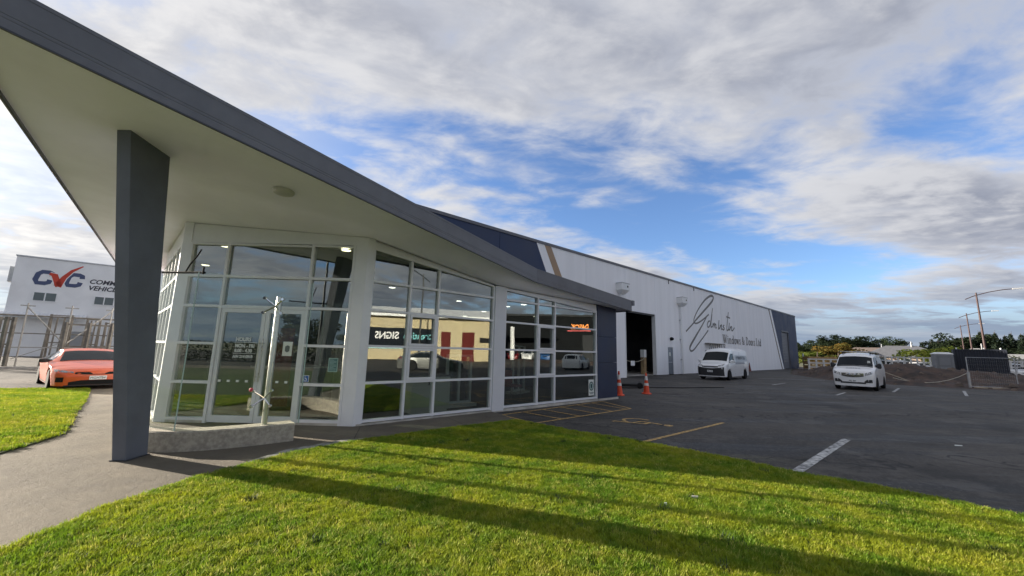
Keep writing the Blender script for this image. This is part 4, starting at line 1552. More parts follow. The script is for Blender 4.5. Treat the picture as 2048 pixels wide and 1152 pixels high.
rk = thing('work_bench', 'grey steel bench rack standing in the open warehouse bay', 'bench', FWp(-3.0, 4.2), RZ)
for z in (0.35, 1.15):
    b = MB(FW)
    b.box(-4.6, -0.9, 3.6, 4.8, z, z + .09)
    b.build('shelf', M_GALV, rk)
for x in (-4.55, -2.75, -0.98):
    for y in (3.65, 4.7):
        b = MB(FW)
        b.box(x, x + .08, y, y + .08, 0.01, 1.75)
        b.build('leg', M_GALV, rk)
b = MB(FW)
b.box(-4.6, -0.9, 4.2, 4.75, 1.70, 1.80)
b.build('upper_rail', M_GALV, rk)
b = MB(FW)
b.box(-4.4, -2.9, 3.75, 4.6, 1.24, 1.55)
tag(b.build('carton', mat('carton_brown', (0.20, 0.15, 0.10), 0.8)), 'brown carton lying on the bench rack in the open bay', 'box')
bn = thing('timber_post', 'timber post with a white cap at the right jamb of the open bay', 'post', FWp(-0.45, 0.9), RZ)
b = MB(FW)
b.box(-0.65, -0.30, 0.75, 1.05, 0.01, 1.35)
b.build('post', M_WOOD, bn)
b = MB(FW)
b.box(-0.66, -0.29, 0.74, 1.06, 1.351, 1.95)
b.build('cap', M_WHITEP, bn)
ch = thing('barrier_chain', 'sagging rope barrier with a small white notice across the open bay', 'barrier', FWp(-2.2, 0.6), RZ)
b = MB(FW)
b.path([(-4.4, .6, 1.35), (-3.6, .6, 1.12), (-2.7, .6, 1.0), (-1.8, .6, 1.03), (-1.1, .6, 1.18), (-.62, .7, 1.35)], 0.02, 5)
b.build('rope', mat('rope_cream', (0.45, 0.42, 0.32), 0.8), ch)
b = MB(FW)
b.box(-2.9, -2.35, .57, .585, 0.72, 1.08)
b.build('notice_board', M_WHITEP, ch)

# ------------------------------------------------------------------ neighbouring building on the left
CV = Vector((-44.67, 34.0, 0))
FC = (tuple(CV), tuple(D1), tuple(D2), (0, 0, 1))
cvc = thing('neighbour_building', 'white two-storey workshop with CVC lettering beyond the left lawn', 'building', tuple(CV), RZ)
CW = mat('painted_block', (0.76, 0.77, 0.78), 0.8, var=0.06, vscale=0.5, bump=0.1, bscale=12)
b = MB(FC)
b.box(0, 15.0, 0.0, 12.0, -0.08, 8.87)
b.build('wall', CW, cvc)
b = MB(FC)
b.box(-0.06, 15.06, -0.06, 12.06, 8.872, 9.0)
b.build('parapet_cap', M_GALV, cvc)
b = MB(FC)
b.box(-0.45, -0.002, 1.0, 1.9, 6.6, 8.0)
b.build('side_cowl', M_GALV, cvc)
for (x0, x1) in ((1.38, 2.86), (5.2, 6.62), (9.2, 10.7)):
    z0, z1 = 4.93, 5.80
    b = MB(FC)
    w = .07
    b.box(x0, x0 + w, -.06, .02, z0, z1)
    b.box(x1 - w, x1, -.06, .02, z0, z1)
    b.box(x0 + w, x1 - w, -.06, .02, z0, z0 + w)
    b.box(x0 + w, x1 - w, -.06, .02, z1 - w, z1)
    b.box((x0 + x1) / 2 - .04, (x0 + x1) / 2 + .04, -.06, .02, z0 + w, z1 - w)
    wo = b.build('window', M_WHITEP, cvc)
    for a_, c_ in ((x0 + w, (x0 + x1) / 2 - .04), ((x0 + x1) / 2 + .04, x1 - w)):
        b = MB(FC)
        b.box(a_, c_, -.03, -.02, z0 + w, z1 - w)
        b.build('pane', mat('far_glass', (0.10, 0.12, 0.12), 0.08, coat=0.5), wo)
# lean-to awning of ribbed sheets
aw = MB(FC)
for k in range(22):
    x0 = -0.3 + k * 0.242
    aw = MB(FC)
    aw.prism([(-1.1, 3.50), (-0.002, 3.84), (-0.002, 3.88), (-1.1, 3.54)], x0, x0 + 0.20, 'x')
    aw.build('awning_sheet', M_WHITEP, cvc)
b = MB(FC)
b.box(-0.3, 5.02, -1.14, -1.102, 3.40, 3.56)
b.build('awning_beam', M_GALV, cvc)
b = MB(FC)
b.box(4.2, 5.6, -0.03, -0.002, -0.05, 2.3)
b.build('roller_door', mat('dim_door', (0.30, 0.31, 0.32), 0.6), cvc)
# CVC lettering
M_CVCB = mat('cvc_blue', (0.055, 0.075, 0.16), 0.5)
M_CVCR = mat('cvc_red', (0.50, 0.045, 0.02), 0.5)


def cvc_C(x0, w, h, z0, y, m, wd):
    pts = [(x0 + w, z0 + h * .68), (x0 + w * .98, z0 + h * .93), (x0 + w * .80, z0 + h), (x0 + w * .38, z0 + h), (x0 + w * .14, z0 + h * .80), (x0 + w * .02, z0 + h * .28), (x0 + w * .14, z0), (x0 + w * .62, z0), (x0 + w * .86, z0 + h * .10), (x0 + w * .92, z0 + h * .34)]
    b = MB((tuple(CV - D2 * y), tuple(D1), (0, 0, 1), (0, 0, 0)))
    ribbon(b, pts, wd)
    return b


ls_ = cvc
for y, m, wd in ((0.006, M_WHITEP, 0.52), (0.010, M_CVCB, 0.36)):
    cvc_C(1.30, 0.98, 1.05, 6.62, y, m, wd).build('lettering', m, ls_, fix=False)
    cvc_C(3.20, 0.98, 1.05, 6.62, y, m, wd).build('lettering', m, ls_, fix=False)
for y, m, g_ in ((0.014, M_WHITEP, 0.06), (0.018, M_CVCR, 0.0)):
    b = MB((tuple(CV - D2 * y), tuple(D1), (0, 0, 1), (0, 0, 0)))
    ribbon(b, [(2.10, 7.56), (2.42, 7.46), (2.80, 6.42)], [0.22 + g_ * 2, 0.42 + g_ * 2, 0.42 + g_ * 2])
    ribbon(b, [(2.72, 6.42), (3.02, 7.30), (3.45, 8.0), (4.10, 8.55)], [0.50 + g_ * 2, 0.34 + g_ * 2, 0.24 + g_ * 2, 0.10 + g_ * 2], z=0.0)
    b.build('lettering', m, ls_, fix=False)
for txt, z in (('COMMERCIAL', 6.98), ('VEHICLE', 6.35)):
    text_mesh(txt, 0.60, (tuple(CV + D1 * 4.66 - D2 * 0.008 + Vector((0, 0, z))), tuple(D1), tuple(D2), (0, 0, 1)), mat('cvc_text', (0.035, 0.035, 0.05), 0.5), 'lettering', ls_, shear=0.22, bold=0.018, depth=0.01, xs=0.98)

# steel stillages and scaffold frames standing before it
M_RUST = mat('weathered_steel', (0.17, 0.155, 0.135), 0.75, var=0.35, vscale=3)
M_GREENS = mat('green_steel', (0.06, 0.17, 0.13), 0.6, var=0.25, vscale=3)
M_SCAF = mat('scaffold_tube', (0.36, 0.35, 0.33), 0.5, metal=0.3, var=0.2, vscale=3)
RB = Vector((-27.6, 21.1, -0.034))       # start of the rack line
RDIR = D1


def RP(x, y, z):
    p = RB + RDIR * x + D2 * y
    return (p.x, p.y, z)


def a_frame(x, y, w, h, m, label, lean=0.55):
    t = thing('glass_stillage', label, 'rack', RP(x, y, -0.034), RZ, group='steel racks before the workshop')
    for k in (0, 1):
        b = MB()
        b.bar(RP(x + k * w, y - lean, -.034), RP(x + k * w, y - .06, h), .09, .09)
        b.bar(RP(x + k * w, y + lean, -.034), RP(x + k * w, y + .06, h), .09, .09)
        b.bar(RP(x + k * w, y - lean, .05), RP(x + k * w, y + lean, .05), .09, .09)
        b.build('end_frame', m, t)
    for z, yy in ((0.10, -lean), (0.10, lean), (h * .45, -lean * .55), (h * .45, lean * .55), (h - .05, 0)):
        b = MB()
        b.bar(RP(x, y + yy, z), RP(x + w, y + yy, z), .06, .06)
        b.build('rail', m, t)
    for k in range(2):
        xx = x + w * (0.33 + 0.33 * k)
        b = MB()
        b.bar(RP(xx, y - lean * .9, .12), RP(xx, y - .09, h * .96), .07, .05)
        b.build('upright_slat', m, t)
    return t


a_frame(-1.1, 0.2, 0.75, 2.9, M_GREENS, 'green steel rack at the left edge before the workshop')
a_frame(1.4, 1.6, 0.85, 3.05, M_RUST, 'dark leaning steel rack with slats behind the orange car roof')
a_frame(2.9, 1.7, 0.55, 2.9, M_RUST, 'narrow dark steel rack just left of the canopy pillar')
a_frame(3.75, 1.3, 0.9, 2.7, M_RUST, 'sloping slatted steel rack half hidden by the canopy pillar')


def scaffold(x, y, w, h, label):
    t = thing('scaffold_frame', label, 'scaffold', RP(x, y, -.034), RZ, group='scaffold frames before the workshop')
    for xx in (x, x + w / 2, x + w):
        b = MB()
        b.tube(RP(xx, y, -.034), RP(xx, y, h + (0.0)), .035, 7)
        b.tube(RP(xx - .28, y, h - .15), RP(xx + .28, y, h - .15), .03, 6)
        b.build('standard', M_SCAF, t)
    for z in (h * .30, h * .52, h * .80):
        b = MB()
        b.tube(RP(x - 1.2, y + .05, z), RP(x + w + .6, y + .05, z), .045 if z > h * .7 else .03, 6)
        b.build('ledger', M_RUST if z > h * .5 else M_SCAF, t)
    for x0, x1 in ((x, x + w / 2), (x + w, x + w / 2)):
        b = MB()
        b.tube(RP(x0, y - .05, h - .22), RP(x1, y - .05, h * .35), .032, 6)
        b.build('brace', M_SCAF, t)
    b = MB()
    b.tube(RP(x - .2, y - .02, h * .12), RP(x + w * .45, y - .02, h * .38), .02, 5)
    b.build('brace', M_SCAF, t)


scaffold(0.55, 0.9, 3.4, 3.6, 'pale scaffold frame with crossed braces before the workshop wall')


def post_gate(x, w, h, m, label):
    t = thing('steel_barrier', label, 'barrier', RP(x, 0.5, -.034), RZ)
    for k in range(3):
        b = MB()
        b.bar(RP(x + w * k / 2, .5, -.034), RP(x + w * k / 2, .5, h), .16, .12)
        b.build('post', m, t)
    for z in (h * .45, h * .95):
        b = MB()
        b.bar(RP(x, .5, z), RP(x + w, .5, z), .07, .09)
        b.build('rail', m, t)


post_gate(-0.25, 0.5, 2.75, M_RUST, 'brown steel post frame beside the green rack')
post_gate(2.2, 1.9, 2.6, M_RUST, 'low dark steel post frame behind the orange car')
b = MB()
b.box(0, 1, 0, 1, 0, 1)
b = MB((RP(-2, 0.0, 0), tuple(D1), tuple(D2), (0, 0, 1)))
b.box(0, 16, -1.0, -0.80, -0.034, 0.10)
tag(b.build('kerb', M_CONC), 'low concrete kerb along the rack storage', None, kind='structure')


# ------------------------------------------------------------------ vehicles
class Car:
    """local X forward, front bumper at X=0; stations measured backwards from the nose"""

    def __init__(s, name, label, cat, loc, rz, spec, paint, group=None):
        s.t = thing(name, label, cat, loc, rz, group)
        ROOTM[s.t.name] = None
        s.sp = spec
        s.paint = paint
        s.wx = spec['wheels']
        s.r = spec['r']
        s.L = spec['top'][-1][0]
        s.body()

    def I(s, key, x):
        a = s.sp[key]
        return float(np.interp(x, [q[0] for q in a], [q[1] for q in a]))

    def sec(s, x):
        w = s.I('w', x)
        top = s.I('top', x)
        sill = s.I('sill', x) if 'sill' in s.sp else s.sp.get('sillz', 0.22)
        zb = sill
        for wx in s.wx:
            dx = x - wx
            ra = s.r + 0.055
            if abs(dx) < ra:
                zb = max(zb, s.r + math.sqrt(ra * ra - dx * dx))
        ed = s.I('edge', x)
        zre = top - ed
        zbelt = min(s.I('belt', x), zre - 0.012)
        wr = w * s.I('tum', x)
        zm = max(zb + 0.05, min(s.sp.get('mid', 0.62), zbelt - 0.06))
        if zbelt < zm + .02:
            zbelt = zm + .02
        if zre < zbelt + .01:
            zre = zbelt + .01
        if top < zre + .005:
            top = zre + .005
        return [(w * 0.955, zb), (w, zm), (w * 0.988, zbelt), (wr, zre), (wr * 0.62, zre + (top - zre) * .72), (0.0, top)]

    def body(s):
        xs = set(np.linspace(0, s.L, 40).tolist())
        for k in ('top', 'w', 'belt', 'tum'):
            xs |= {q[0] for q in s.sp[k]}
        for wx in s.wx:
            xs |= {wx + (s.r + .055) * math.sin(a) for a in np.linspace(-1.5708, 1.5708, 17)}
        xs = sorted(x for x in xs if 0 <= x <= s.L)
        out = [xs[0]]
        for x in xs[1:]:
            if x - out[-1] > 0.006:
                out.append(x)
        rings = []
        for x in out:
            h = s.sec(x)
            rings.append([(-x, -y, z) for y, z in h] + [(-x, y, z) for y, z in h[:-1][::-1]])
        b = MB()
        b.loft(rings)
        s.bodyo = b.build('body', s.paint, s.t, smooth=32)

    def yside(s, x, z):
        h = s.sec(x)[:4]
        return float(np.interp(z, [q[1] for q in h], [q[0] for q in h]))

    def ztop(s, x, y):
        h = s.sec(x)[2:][::-1]
        return float(np.interp(abs(y), [q[0] for q in h], [q[1] for q in h]))

    def side(s, nm, pts, m, off=0.007, sides=(-1, 1), parent=None, rows=3):
        """pts: (x, zlo, zhi) along the side"""
        for sd_ in sides:
            b = MB()
            vs, fs = [], []
            n = len(pts)
            for (x, lo, hi) in pts:
                for k in range(rows + 1):
                    z = lo + (hi - lo) * k / rows
                    vs.append((-x, sd_ * (s.yside(x, z) + off), z))
            for i in range(n - 1):
                for k in range(rows):
                    a = i * (rows + 1) + k
                    fs.append((a, a + 1, a + rows + 2, a + rows + 1))
            b.add(vs, fs)
            b.build(nm, m, parent or s.t, smooth=50)

    def topp(s, nm, xs, ulo, uhi, m, off=0.008, parent=None, cols=10):
        b = MB()
        vs, fs = [], []
        for x in xs:
            wr = s.sec(x)[3][0]
            for k in range(cols + 1):
                y = wr * (ulo + (uhi - ulo) * k / cols)
                vs.append((-x + off * .6, y, s.ztop(x, y) + off))
        for i in range(len(xs) - 1):
            for k in range(cols):
                a = i * (cols + 1) + k
                fs.append((a, a + 1, a + cols + 2, a + cols + 1))
        b.add(vs, fs)
        return b.build(nm, m, parent or s.t, smooth=50)

    def xfront(s, y, z):
        for x in np.linspace(0, s.L * .5, 160):
            h = s.sec(x)
            if s.yside(x, min(z, h[3][1])) >= abs(y) - 1e-4 and s.ztop(x, y) >= z - 1e-4:
                return x
        return s.L * .5

    def front(s, nm, ys, lo, hi, m, off=0.010, parent=None, rows=3):
        """patch on the nose: lo/hi give z for each y"""
        b = MB()
        vs, fs = [], []
        for i, y in enumerate(ys):
            l_ = lo[i] if isinstance(lo, (list, tuple)) else lo
            h_ = hi[i] if isinstance(hi, (list, tuple)) else hi
            for k in range(rows + 1):
                z = l_ + (h_ - l_) * k / rows
                vs.append((-s.xfront(y, z) + off, y * (1 + off * .4), z))
        for i in range(len(ys) - 1):
            for k in range(rows):
                a = i * (rows + 1) + k
                fs.append((a, a + 1, a + rows + 2, a + rows + 1))
        b.add(vs, fs)
        return b.build(nm, m, parent or s.t, smooth=50)

    def wheels(s, m_rim=None, spokes=5, width=0.22):
        for wx in s.wx:
            yo = s.sec(wx)[1][0]
            for sd_ in (-1, 1):
                c = (-wx, sd_ * (yo - width / 2 - 0.005), s.r)
                b = MB()
                w2 = width / 2
                b.lathe([(s.r * .62, -w2), (s.r * .93, -w2), (s.r, -w2 * .72), (s.r, w2 * .72), (s.r * .93, w2), (s.r * .62, w2)], c, 24, 'y')
                wo = b.build('wheel', M_BLACK, s.t, smooth=35)
                b = MB()
                q = sd_ * (w2 * .7)
                b.lathe([(0.0, q), (s.r * .12, q), (s.r * .16, q * .8), (s.r * .60, q * .62), (s.r * .66, q * 1.25), (s.r * .67, q * .3), (0.0, q * .3)], c, 20, 'y')
                b.build('rim', m_rim or M_RIM, wo, smooth=35)
                b = MB()
                for k in range(spokes):
                    a0 = 2 * math.pi * (k + .5) / spokes
                    r0, r1 = s.r * .24, s.r * .56
                    pts = []
                    for rr, da in ((r0, -.22), (r1, -.30), (r1, .30), (r0, .22)):
                        pts.append((c[0] + rr * math.cos(a0 + da), c[2] + rr * math.sin(a0 + da)))
                    b.prism(pts, c[1] + q * 0.70, c[1] + q * 0.95, 'y')
                b.build('rim_opening', M_BLACK, wo)

    def mirror(s, x, z, m, y=None):
        for sd_ in (-1, 1):
            y0 = s.yside(x, z) * sd_
            b = MB()
            rings = []
            for k, (dy, sc_) in enumerate(((0.0, .35), (0.06, .5), (0.10, .9), (0.20, 1.0), (0.26, .75))):
                hh, dd = 0.10 * sc_ * s.sp.get('mir', 1.0), 0.07 * sc_
                yy = y0 + sd_ * dy
                rings.append([(-x - dd, yy, z - hh * .7), (-x + dd * .8, yy, z - hh), (-x + dd, yy, z + hh * .6), (-x, yy, z + hh), (-x - dd, yy, z + hh * .8)])
            b.loft(rings)
            b.build('wing_mirror', m, s.t, smooth=50)


def lin(a, b_, n):
    return [a + (b_ - a) * k / (n - 1) for k in range(n)]


def plate(car, z, txt, w=0.36, h=0.125, y=0.0):
    x = min(car.xfront(y - w / 2, z), car.xfront(y + w / 2, z), car.xfront(y, z)) - 0.02
    b = MB()
    b.box(-x, -x + 0.012, y - w / 2, y + w / 2, z - h / 2, z + h / 2)
    pl = b.build('number_plate', M_WHITEP, car.t)
    if txt:
        text_mesh(txt, h * .95, ((-x + 0.0135, y - w * .46, z - h * .33), (0, 1, 0), (-1, 0, 0), (0, 0, 1)), M_BLACK, 'lettering', pl, depth=0.001, xs=0.72)
    return pl


M_VANW = mat('van_white', (0.78, 0.79, 0.80), 0.28, coat=0.6)
M_PLAST = mat('grey_plastic', (0.022, 0.023, 0.026), 0.6)
M_ORANGE = mat('orange_red_paint', (0.56, 0.085, 0.020), 0.34, metal=0.1, coat=0.35)

# high-roof van by the warehouse
SP_HIGH = dict(top=[(0, .86), (.04, .98), (.14, 1.07), (.45, 1.15), (.80, 1.24), (1.52, 1.98), (1.68, 2.12), (2.0, 2.21), (2.6, 2.26), (5.0, 2.25), (5.22, 2.16), (5.30, 1.95)],
               w=[(0, .66), (.05, .78), (.16, .88), (.40, .945), (.9, .97), (5.0, .97), (5.22, .95), (5.30, .90)],
               belt=[(0, .80), (.5, 1.06), (.9, 1.17), (5.3, 1.17)], tum=[(0, .92), (.75, .92), (1.6, .84), (2.4, .85), (5.3, .85)],
               edge=[(0, .05), (.8, .05), (1.6, .10), (2.4, .16), (5.3, .16)], wheels=(0.98, 4.35), r=.345, sillz=.24, mid=.70, mir=1.25)
az1 = rad(47.0)
c1 = Car('van', 'white high-roof van with black bumper parked beside the warehouse wall', 'van', (13.95, 27.35, -0.034), math.pi / 2 - az1 + math.pi, SP_HIGH, M_VANW)
c1.topp('windscreen', lin(.90, 1.50, 7), -.93, .93, M_CARGLASS)
c1.side('side_window', [(1.02, 1.20, 1.24), (1.25, 1.20, 1.55), (1.55, 1.20, 1.80), (1.72, 1.20, 1.84), (2.05, 1.20, 1.84)], M_CARGLASS)
c1.side('signage_panel', [(2.35, 1.28, 1.72), (3.4, 1.28, 1.72), (5.0, 1.28, 1.72)], mat('van_print', (0.38, 0.42, 0.46), 0.35), off=.004)
for zz0 in (1.10, 1.20):
    c1.side('stripe', [(2.2, zz0, zz0 + .06), (3.6, zz0, zz0 + .06), (5.15, zz0, zz0 + .06)], mat('van_stripe', (0.12, 0.13, 0.17), 0.4), off=.006)
c1.side('door_seam', [(2.16, .40, 1.95), (2.175, .40, 1.95)], M_BLACK, off=.003)
c1.side('door_seam', [(3.36, .40, 1.95), (3.375, .40, 1.95)], M_BLACK, off=.003)
ys = lin(-.86, .86, 25)
c1.front('bumper', ys, .30, [.80 + .10 * (abs(y) / .86) ** 2 for y in ys], M_PLAST, off=.02)
ys = lin(-.52, .52, 11)
c1.front('grille', ys, [.90 - .02 * abs(y) for y in ys], [.955 - .01 * abs(y) for y in ys], M_PLAST, off=.015)
c1.front('trim_bar', ys, .862, .886, M_CHROME, off=.024)
for sd_ in (-1, 1):
    ys = [sd_ * q for q in lin(.50, .82, 8)]
    c1.front('headlight', ys, [.93 + .06 * (abs(y) - .5) / .32 for y in ys], [1.0 + .13 * (abs(y) - .5) / .32 for y in ys], M_LAMP, off=.016)
plate(c1, .60, 'MBC418')
c1.wheels(mat('van_hub', (0.40, 0.41, 0.42), 0.4, metal=0.5), 6)
c1.mirror(1.12, 1.28, M_VANW)
# sign on its flank
yy = c1.yside(3.2, 1.5) + .014
for sd_ in (1, -1):
    f_ = ((-2.55 if sd_ > 0 else -4.75, sd_ * yy, 1.36), (-1 if sd_ > 0 else 1, 0, 0), (0, -sd_, 0), (0, 0, 1))
    text_mesh('OMEGA', 0.42, f_, mat('print_dark', (0.16, 0.19, 0.23), 0.4), 'lettering', c1.t, bold=0.01, depth=0.002, xs=1.35)

# low-roof van standing in the car park
SP_LOW = dict(top=[(0, .80), (.04, .93), (.14, 1.01), (.45, 1.09), (.90, 1.18), (1.62, 1.72), (1.80, 1.82), (2.2, 1.90), (2.8, 1.93), (4.7, 1.90), (5.05, 1.80), (5.17, 1.5)],
              w=[(0, .70), (.05, .81), (.16, .90), (.40, .96), (.9, .985), (4.8, .985), (5.05, .96), (5.17, .90)],
              belt=[(0, .75), (.5, 1.0), (1.0, 1.12), (5.2, 1.12)], tum=[(0, .92), (.85, .92), (1.7, .80), (2.4, .80), (5.2, .80)],
              edge=[(0, .05), (.8, .05), (1.6, .07), (2.4, .09), (5.3, .09)], wheels=(0.98, 4.1), r=.345, sillz=.22, mid=.66, mir=1.4)
c2 = Car('van', 'white low-roof van with roof bars facing the camera in the car park', 'van', (18.85, 21.60, -0.034), math.pi / 2 - AZ + math.pi - rad(0.5), SP_LOW, M_VANW)
c2.t.scale = (0.95, 0.93, 1.07)
c2.topp('windscreen', lin(1.0, 1.62, 7), -.95, .95, M_CARGLASS)
c2.topp('wiper_cowl', lin(.93, .985, 3), -.93, .93, M_PLAST, off=.006)
c2.side('side_window', [(1.22, 1.16, 1.22), (1.45, 1.16, 1.45), (1.75, 1.16, 1.66), (2.1, 1.16, 1.70), (2.5, 1.16, 1.70)], M_CARGLASS)
c2.side('signage_panel', [(2.7, 1.2, 1.68), (3.4, 1.2, 1.68), (4.2, 1.2, 1.66), (4.9, 1.2, 1.6)], MATS['van_print'], off=.004)
c2.side('door_seam', [(2.62, .40, 1.75), (2.635, .40, 1.75)], M_BLACK, off=.003)
ys = lin(-.50, .50, 13)
gr = c2.front('grille', ys, [.655 + .25 * abs(y) ** 2 for y in ys], [.86 for y in ys], M_PLAST, off=.012)
for zz0 in (.69, .745, .80, .85):
    yl = .50 if zz0 > .72 else .36
    c2.front('grille_bar', lin(-yl, yl, 11), zz0, zz0 + .018, M_CHROME, off=.024, parent=gr, rows=1)
b = MB()
xg = c2.xfront(0, .78) - .035
b.add([(-xg + .012, -.09, .73), (-xg + .012, 0, .83), (-xg + .012, .09, .73), (-xg + .012, .05, .73), (-xg + .012, 0, .775), (-xg + .012, -.05, .73)], [(0, 5, 4, 1), (1, 4, 3, 2)])
b.build('badge', M_CHROME, c2.t)
for sd_ in (-1, 1):
    ys = [sd_ * q for q in lin(.54, .86, 8)]
    c2.front('headlight', ys, [.74 + .10 * (abs(y) - .54) / .32 for y in ys], [.87 + .10 * (abs(y) - .54) / .32 for y in ys], M_LAMP, off=.014)
    ys = [sd_ * q for q in lin(.50, .84, 8)]
    c2.front('fog_recess', ys, [.40 for y in ys], [.46 + .10 * min(1, (abs(y) - .50) / .12) for y in ys], M_PLAST, off=.012)
c2.front('lower_intake', lin(-.56, .56, 11), .345, .42, M_PLAST, off=.011)
plate(c2, .475, 'NRL 804', w=.40)
b = MB()
xh = 0.55
f_ = ((-0.42, -.33, c2.ztop(.42, 0) + .012), (0, 1, 0), (-.25, 0, -1), (-.96, 0, .26))
text_mesh('OMEGA', 0.15, f_, MATS['print_dark'], 'lettering', c2.t, bold=0.004, depth=0.002, xs=1.1, space=1.25)
c2.wheels(None, 5)
c2.mirror(1.30, 1.24, M_PLAST)
for sd_ in (-1, 1):
    b = MB()
    b.bar((-2.0, sd_ * .66, 1.93), (-4.6, sd_ * .66, 1.92), .04, .04)
    for xx in (2.1, 4.4):
        b.bar((-xx, sd_ * .66, 1.84), (-xx, sd_ * .66, 1.95), .05, .05)
    b.build('roof_rail', M_BLACK, c2.t)
for xx in (2.25, 4.2):
    b = MB()
    b.bar((-xx, -.80, 1.985), (-xx, .80, 1.985), .06, .035)
    b.build('roof_bar', M_GALV, c2.t)
b = MB()
pxx = c2.xfront(.72, 1.25)
b.box(-1.20, -1.19, .58, .72, c2.ztop(1.2, .65) + .01, c2.ztop(1.2, .65) + .12)
b.build('windscreen_sticker', M_PAPER, c2.t)

# orange fastback on the left
SP_FAST = dict(top=[(0, .56), (.05, .66), (.20, .735), (.45, .79), (1.30, .94), (1.45, .965), (2.25, 1.30), (2.55, 1.365), (2.9, 1.385), (3.3, 1.36), (4.3, 1.08), (4.7, 1.02), (4.83, .86)],
               w=[(0, .62), (.05, .74), (.16, .84), (.40, .905), (.9, .93), (3.9, .94), (4.5, .88), (4.83, .72)],
               belt=[(0, .58), (.4, .68), (1.2, .86), (1.6, .90), (4.0, .95), (4.83, .85)], tum=[(0, .90), (1.2, .86), (1.5, .80), (2.4, .62), (3.4, .62), (4.3, .78), (4.83, .85)],
               edge=[(0, .04), (1.3, .05), (2.4, .045), (3.4, .045), (4.83, .04)], wheels=(.90, 3.80), r=.345, sillz=.17, mid=.52, mir=.8)


def fastback(name, label, loc, rz, paint, txt='', scale=None, group=None):
    c = Car(name, label, 'car', loc, rz, SP_FAST, paint, group)
    if scale:
        c.t.scale = scale
    c.topp('windscreen', lin(1.48, 2.26, 7), -.94, .94, M_CARGLASS)
    c.topp('rear_window', lin(3.35, 4.2, 6), -.90, .90, M_CARGLASS)
    c.side('side_window', [(1.75, .94, .97), (2.0, .94, 1.10), (2.35, .94, 1.25), (2.8, .95, 1.30), (3.3, .96, 1.27), (3.7, .97, 1.14), (3.95, .98, 1.02)], M_CARGLASS)
    c.side('door_seam', [(2.72, .28, 1.30), (2.735, .28, 1.30)], M_BLACK, off=.003)
    c.side('sill_trim', [(1.35, .19, .235), (2.3, .19, .235), (3.35, .19, .235)], M_PLAST, off=.006)
    c.side('door_handle', [(2.50, .80, .825), (2.66, .80, .825)], M_CHROME, off=.02, rows=1)
    ys = lin(-.48, .48, 13)
    c.front('grille', ys, [.535 + .12 * abs(y) ** 2 for y in ys], [.625 for y in ys], M_BLACK, off=.010)
    ys = lin(-.58, .58, 15)
    c.front('lower_intake', ys, [.20 for y in ys], [.355 - .22 * max(0, abs(y) - .34) for y in ys], M_BLACK, off=.010)
    c.front('splitter', lin(-.66, .66, 13), .172, .198, M_PLAST, off=.02, rows=1)
    for sd_ in (-1, 1):
        ys = [sd_ * q for q in lin(.50, .86, 9)]
        c.front('headlight', ys, [.59 + .055 * (abs(y) - .5) / .36 for y in ys], [.645 + .075 * (abs(y) - .5) / .36 for y in ys], M_LAMP, off=.012)
        ys = [sd_ * q for q in lin(.68, .82, 5)]
        c.front('air_vent', ys, [.30 for y in ys], [.46 for y in ys], M_BLACK, off=.014)
        b = MB()
    c.side('tail_light', [(4.55, .86, .95), (4.68, .86, .95), (4.76, .86, .93)], M_TAIL, off=.006)
    if txt:
        plate(c, .43, txt)
    c.wheels(mat('dark_rim', (0.30, 0.30, 0.31), 0.3, metal=0.8), 5)
    c.mirror(1.80, .96, M_PLAST)
    return c


fd = Vector((-1.07, 1.03, 0)).normalized()
fp = fd * 19.2
fastback('car', 'orange-red fastback car parked beyond the left lawn, partly behind the pillar', (fp.x, fp.y, -0.034), math.atan2(-fd.y, -fd.x) + rad(8), M_ORANGE, 'MGH784', scale=(1.0, 1.12, 0.96))

# ------------------------------------------------------------------ cones, drawbar
M_CONE = mat('cone_orange', (0.72, 0.075, 0.022), 0.55, var=0.12, vscale=6)
M_REFL = mat('cone_band', (0.72, 0.70, 0.67), 0.5, var=0.1, vscale=8)


def cone(loc, label, h=0.92, rz=0.0, m=None):
    t = thing('traffic_cone', label, 'traffic cone', loc, rz)
    ROOTM[t.name] = None
    b = MB()
    w = .19 * h / .9
    rings = []
    for z, q in ((0, 1.0), (.03, 1.0), (.045, .9)):
        rings.append([(w * q * math.cos(a) * 1.12, w * q * math.sin(a) * 1.12, z) for a in np.linspace(0, 2 * math.pi, 9)[:-1]])
    b.loft(rings)
    b.build('base', m or M_CONE, t)
    R = lambda z: (.135 - (.135 - .03) * (z - .045) / (h - .045)) * h / .9
    b = MB()
    b.lathe([(R(.045), .045), (R(h), h), (R(h) * .7, h + .005)], (0, 0, 0), 18)
    b.build('body', m or M_CONE, t, smooth=50)
    if m is None:
        for z0, z1 in ((.40 * h, .52 * h), (.66 * h, .86 * h)):
            b = MB()
            b.lathe([(R(z0) + .003, z0), (R(z1) + .003, z1)], (0, 0, 0), 18)
            b.build('reflective_band', M_REFL, t, smooth=50)


